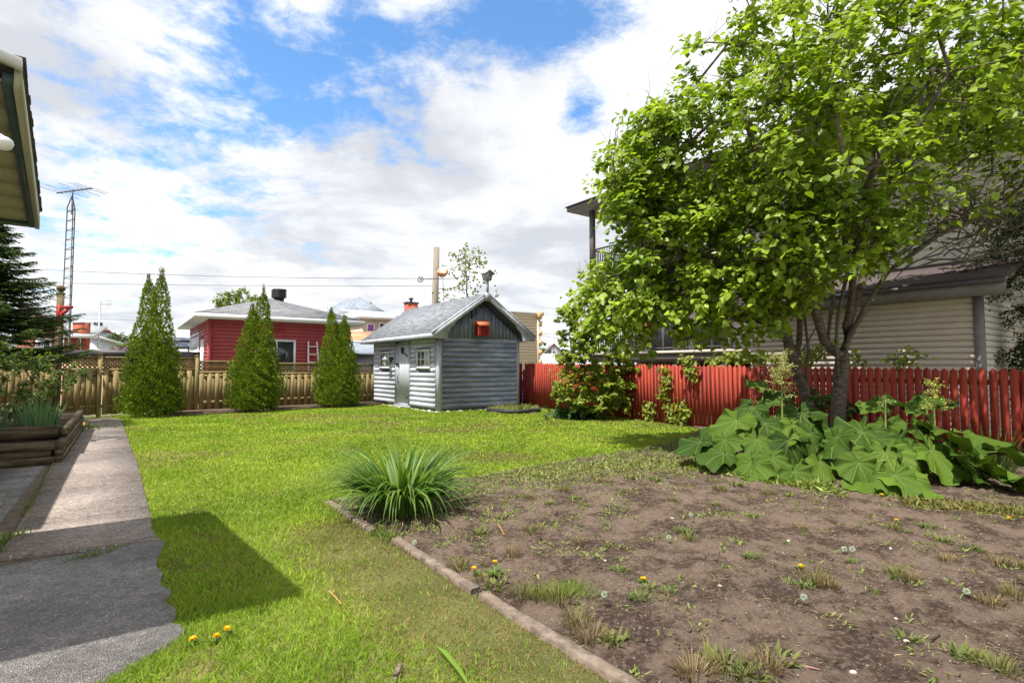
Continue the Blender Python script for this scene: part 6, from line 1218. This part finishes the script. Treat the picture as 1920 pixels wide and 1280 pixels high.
# individual tufts: four kinds, copied
def tuft_proto(k):
    r = MB(); kinds = [((.12, .15, .04), (.28, .24, .10), .13, .006, 75, 1.35), ((.12, .17, .04), (.24, .26, .08), .10, .024, 26, 1.7), ((.18, .12, .07), (.32, .25, .13), .12, .006, 80, 1.35), ((.10, .16, .04), (.22, .25, .08), .075, .014, 55, 1.7)][k]
    return blades(['grass_tuft', 'leafy_weed', 'brown_tuft', 'low_weed'][k], (0, 0, 0), kinds[4], kinds[2], kinds[3], kinds[5], kinds[0], kinds[1], seg=4, rad=.10, droop=.75, m=M_GRASS, loc=(0, 0, 0))
TL = [('small tuft of mixed green and dry grass growing in the bare soil bed', 'grass tuft', 'grass tufts in the soil bed'), ('small broad leaved weed rosette growing in the bare soil bed', 'weed', 'weed rosettes in the soil bed'), ('small brownish dried grass tuft standing in the bare soil bed', 'grass tuft', 'brown tufts in the soil bed'), ('small low green weed growing in the bare soil bed', 'weed', 'low weeds in the soil bed')]
spots = [(1000, 1003, 0, 1.0), (960, 1045, 2, .9), (1090, 1020, 2, .8), (860, 1062, 0, 1.0), (930, 1098, 1, 1.0), (905, 1085, 0, .8), (1285, 1000, 3, 1.1), (1295, 1018, 0, .8), (1500, 990, 2, .8), (1410, 968, 3, .7), (1340, 950, 3, .8), (1260, 940, 0, .7), (1675, 995, 0, .8), (1740, 990, 3, .9), (1770, 1020, 1, .8), (1820, 1028, 3, .9), (1775, 1052, 2, .8), (1870, 1062, 2, 1.0), (1905, 1065, 0, .8), (1530, 1100, 0, 1.1), (1505, 1105, 3, .9), (1555, 1108, 2, .9), (1680, 1082, 0, .9), (1710, 1092, 2, .8), (1690, 1090, 3, .8), (1860, 1135, 2, .9), (1905, 1125, 0, 1.0), (1200, 1130, 3, .9), (1215, 1105, 1, .7), (1160, 1075, 3, .8), (1080, 1170, 0, 1.0), (1110, 1195, 2, 1.1), (1150, 1205, 1, .9), (1300, 1265, 2, 1.2), (1340, 1240, 1, 1.0), (1370, 1262, 0, 1.2), (1410, 1270, 3, 1.1), (1455, 1240, 1, 1.2), (1440, 1262, 2, 1.0), (1800, 1235, 1, 1.0), (1840, 1250, 3, 1.2), (1870, 1265, 0, 1.0), (1700, 1205, 3, .8), (1250, 1110, 3, .7), (1410, 1050, 3, .8), (1440, 930, 0, .9), (1480, 935, 1, .8), (1050, 1130, 0, 1.2), (1020, 1120, 0, 1.1), (980, 1115, 0, 1.0), (1060, 925, 0, .8), (1130, 905, 2, .8), (1180, 900, 1, 1.0), (1230, 905, 1, 1.1), (1270, 890, 1, 1.0), (1080, 940, 3, .8), (1030, 950, 1, .8), (990, 935, 2, .8), (1380, 915, 1, 1.1), (1350, 925, 0, 1.0), (940, 975, 1, .9), (900, 1000, 1, .9), (1700, 1000, 3, .6), (1600, 1060, 3, .6)]
def where(px, py):
    return ('near the bottom edge' if py > 1150 else 'in the middle of the bed' if py > 980 else 'at the back of the bed') + (', left' if px < 1200 else ', centre' if px < 1560 else ', right')
pro = [None] * 4
for (px, py, k, s) in spots:
    p = G(px, py, .02); p[2] = float(soilz(p[0], p[1])) - .004; s *= .8
    if pro[k] is None:
        pro[k] = tuft_proto(k); o = pro[k]; o.location = tuple(p); o.scale = (s, s, s)
    else: o = dup(pro[k], p, random.uniform(0, 6.28), s, tree=[])
    setp(o, TL[k][0].replace(' growing in the bare soil bed', '').replace(' standing in the bare soil bed', '') + ' ' + where(px, py), *TL[k][1:])
# fine bright grass patch next to the nearest curb
gp = G(1062, 1120); n = 1500; P = gp + np.c_[rng.normal(size=(n, 2)) * (.10, .055), np.zeros(n)]; P[:, 2] = .005
r = foliage('fine_grass_patch', BLADE, P, unit(rng.normal(size=(n, 3)) * .25 + Z), rdir(n), rng.uniform(.04, .10, n), .0032, colvar(n, (.14, .24, .04), (.26, .34, .06)), M_GRASS, loc=gp, bend=rng.normal(size=(n, 3)) * .25); setp(r, 'patch of fine bright green grass just inside the nearest edging curb', 'grass patch')
# dandelion clocks and flowers
def clock(p, h, lean, label, grp='dandelion seed heads'):
    p = np.array(p, float); r = thing('dandelion_clock', label, 'dandelion', p, grp); top_ = p + np.array([lean[0], lean[1], h]); b = MB(); b.tube([p, p + np.array([lean[0] * .3, lean[1] * .3, h * .6]), top_], .0028, 5, local=False); b.build('stalk', STK, r)
    n = 240; d = rdir(n); foliage('seed_head', LONG, top_ + d * .010, d, rdir(n), .012, .003, colvar(n, (.52, .62, .58), (.62, .62, .58), .1), M_NEEDLE, r)
cl = [(1303, 970), (1262, 1010), (1590, 1032), (1607, 1045), (1120, 1130), (1490, 1122), (1800, 1115), (770, 1012)]
for (px, py) in cl: p = G(px, py + 12, .02); p[2] = float(soilz(p[0], p[1])); clock(p, random.uniform(.04, .09), (random.uniform(-.05, .05), random.uniform(-.03, .03)), 'white dandelion clock on soil ' + where(px, py + (.5 if px != 1607 else 0)) + (', lower' if px == 1607 else ', upper' if px == 1590 else ''))
def dandelion(px, py, h, label, grp):
    p = G(px, py, .0); p[2] = max(0, float(soilz(p[0], p[1])) - .004) if inpoly(p[None, :2], bedp)[0] else 0; r = thing('dandelion', label, 'dandelion', p, grp); top_ = p + np.array([random.uniform(-.02, .02), 0, h]); b = MB(); b.tube([p, top_], .003, 5, local=False); b.build('stalk', STK, r)
    n = 60; a = rng.random(n) * 6.28; d = np.c_[np.cos(a), np.sin(a), rng.uniform(.1, 1.2, n)]; foliage('petals', LONG, np.tile(top_, (n, 1)), d, np.tile(Z, (n, 1)) + rdir(n) * .3, .022, .006, colvar(n, (.85, .48, .01), (.9, .6, .02), .06), M_NEEDLE, r)
    n = 14; a = np.arange(n) * 6.28 / n; foliage('leaves', LONG, np.tile(p + Z * .01, (n, 1)), np.c_[np.cos(a), np.sin(a), rng.uniform(.2, .9, n)], np.tile(Z, (n, 1)), rng.uniform(.06, .12, n) * (.45 if h < .06 else 1), .016, colvar(n, (.08, .17, .03), (.18, .26, .05)), M_LEAF, r)
for (px, py, h) in ((928, 1088, .10), (893, 1082, .05), (850, 925, .10)): dandelion(px, py, h, 'yellow dandelion flower %s' % {928: 'standing tallest inside the middle edging curb', 893: 'low beside the taller one at the middle edging curb', 850: 'at the right side of the daylily clump'}[px], 'dandelions by the curb')
for (px, py, h) in ((430, 1196, .05), (403, 1206, .04), (362, 1212, .04)): dandelion(px, py, h, 'yellow dandelion open in the lawn at bottom left, %s of three' % {430: 'rightmost', 403: 'middle', 362: 'leftmost'}[px], 'dandelions in the lawn')
for (px, py, h) in ((1685, 990, .04), (1500, 1075, .03), (1655, 940, .03), (1895, 985, .03), (1205, 1100, .03)): dandelion(px, py, h, 'small yellow dandelion on the soil ' + where(px, py), 'dandelions in the soil bed')
# stones on the soil, sticks
pb3 = None
for i, (px, py, s) in enumerate(((1478, 1012, .018), (1670, 1035, .014), (1260, 972, .014), (1135, 1050, .012), (1700, 1210, .013), (1680, 1160, .01), (1600, 1260, .016), (1350, 1100, .012))):
    p = G(px, py, .03); p[2] = float(soilz(p[0], p[1])) + s * .3
    if pb3 is None: b = MB(p); b.lathe((0, 0, 0), [(.3, -.6), (.9, -.3), (1.0, .1), (.6, .5), (.05, .6)], 9); pb3 = b.build('pebble', STONE, loc=p, smooth=True); o = pb3; o.scale = (s,) * 3
    else: o = dup(pb3, p, random.random() * 6, (s * 1.2, s * .8, s), tree=[])
    setp(o, 'small pale pebble lying on the soil bed', 'pebble', 'pebbles on the soil bed')
for (a, c_, lb, m_) in (((1480, 1243), (1538, 1254), 'pinkish bare stalk lying on the soil near the bottom', mat('pink_stalk', (.30, .13, .13), (.36, .2, .17), 20, .7)), ((1745, 1205), (1762, 1193), 'short brown twig lying on the soil at the right', BARKD), ((925, 970), (945, 1003), 'pale dry stalk lying in the soil behind the middle curb', DRY), ((617, 1107), (640, 1132), 'thin brown twig lying in the lawn left of the soil bed', DRY), ((740, 1268), (750, 1246), 'small flat wood chip lying in the lawn near the bottom', EDGE)):
    p, q_ = G(a[0], a[1], .035), G(c_[0], c_[1], .035); 
    if a[0] > 900: p[2] = float(soilz(p[0], p[1])) + .012; q_[2] = float(soilz(q_[0], q_[1])) + .012
    b = MB(); m2 = (p + q_) / 2 + rng.normal(size=3) * .004; b.tube([p, m2, q_], .005 if a[0] != 740 else .012, 5, local=False); setp(b.build('stick', m_, loc=p), lb, 'stick')
lp, lq = G(815, 1208, .04), G(885, 1278, .05); r = foliage('fallen_leaf_blade', LONG, [lp], [unit(lq - lp)], [Z + np.array([.2, -.3, 0])], [np.linalg.norm(lq - lp)], [.028], [(.20, .33, .05)], M_LEAF, loc=lp); setp(r, 'long bright green leaf blade lying on the lawn near the bottom', 'leaf')
# grass growing in the path joints
def joint(label, pts, n, h, sp_=.02):
    P = np.array([G(*p) for p in pts]); k = rng.integers(0, len(P) - 1, n); f = rng.random((n, 1)); Q = P[k] + (P[k + 1] - P[k]) * f + np.c_[rng.normal(size=(n, 2)) * sp_, np.zeros(n)]; o = foliage('joint_weeds', BLADE, Q + Z * .005, unit(rng.normal(size=(n, 3)) * .9 + Z), rdir(n), h * rng.uniform(.4, 1.2, n), .008, colvar(n, (.10, .17, .03), (.22, .27, .06)), M_GRASS, loc=P[0], bend=rng.normal(size=(n, 3)) * .4); o['kind'] = 'stuff'
joint('', [(120, 1062), (160, 1052), (200, 1043), (236, 1030)], 330, .07); joint('', [(100, 870), (84, 905), (62, 945), (45, 965)], 420, .05); joint('', [(0, 1020), (25, 1010), (45, 1003)], 160, .08, .04); joint('', [(0, 1045), (8, 1030)], 60, .08, .03); joint('', [(0, 960), (20, 925), (50, 890), (58, 872)], 240, .035); joint('', [(36, 1076), (46, 1072)], 25, .05)
joint('', [(700, 1000), (745, 1015)], 260, .09, .035); joint('', [(615, 946), (700, 1000)], 160, .05, .05)
joint('', [(120, 783), (160, 784), (200, 783), (228, 782)], 260, .12, .05)
#--END--
print('objects', len(bpy.data.objects))
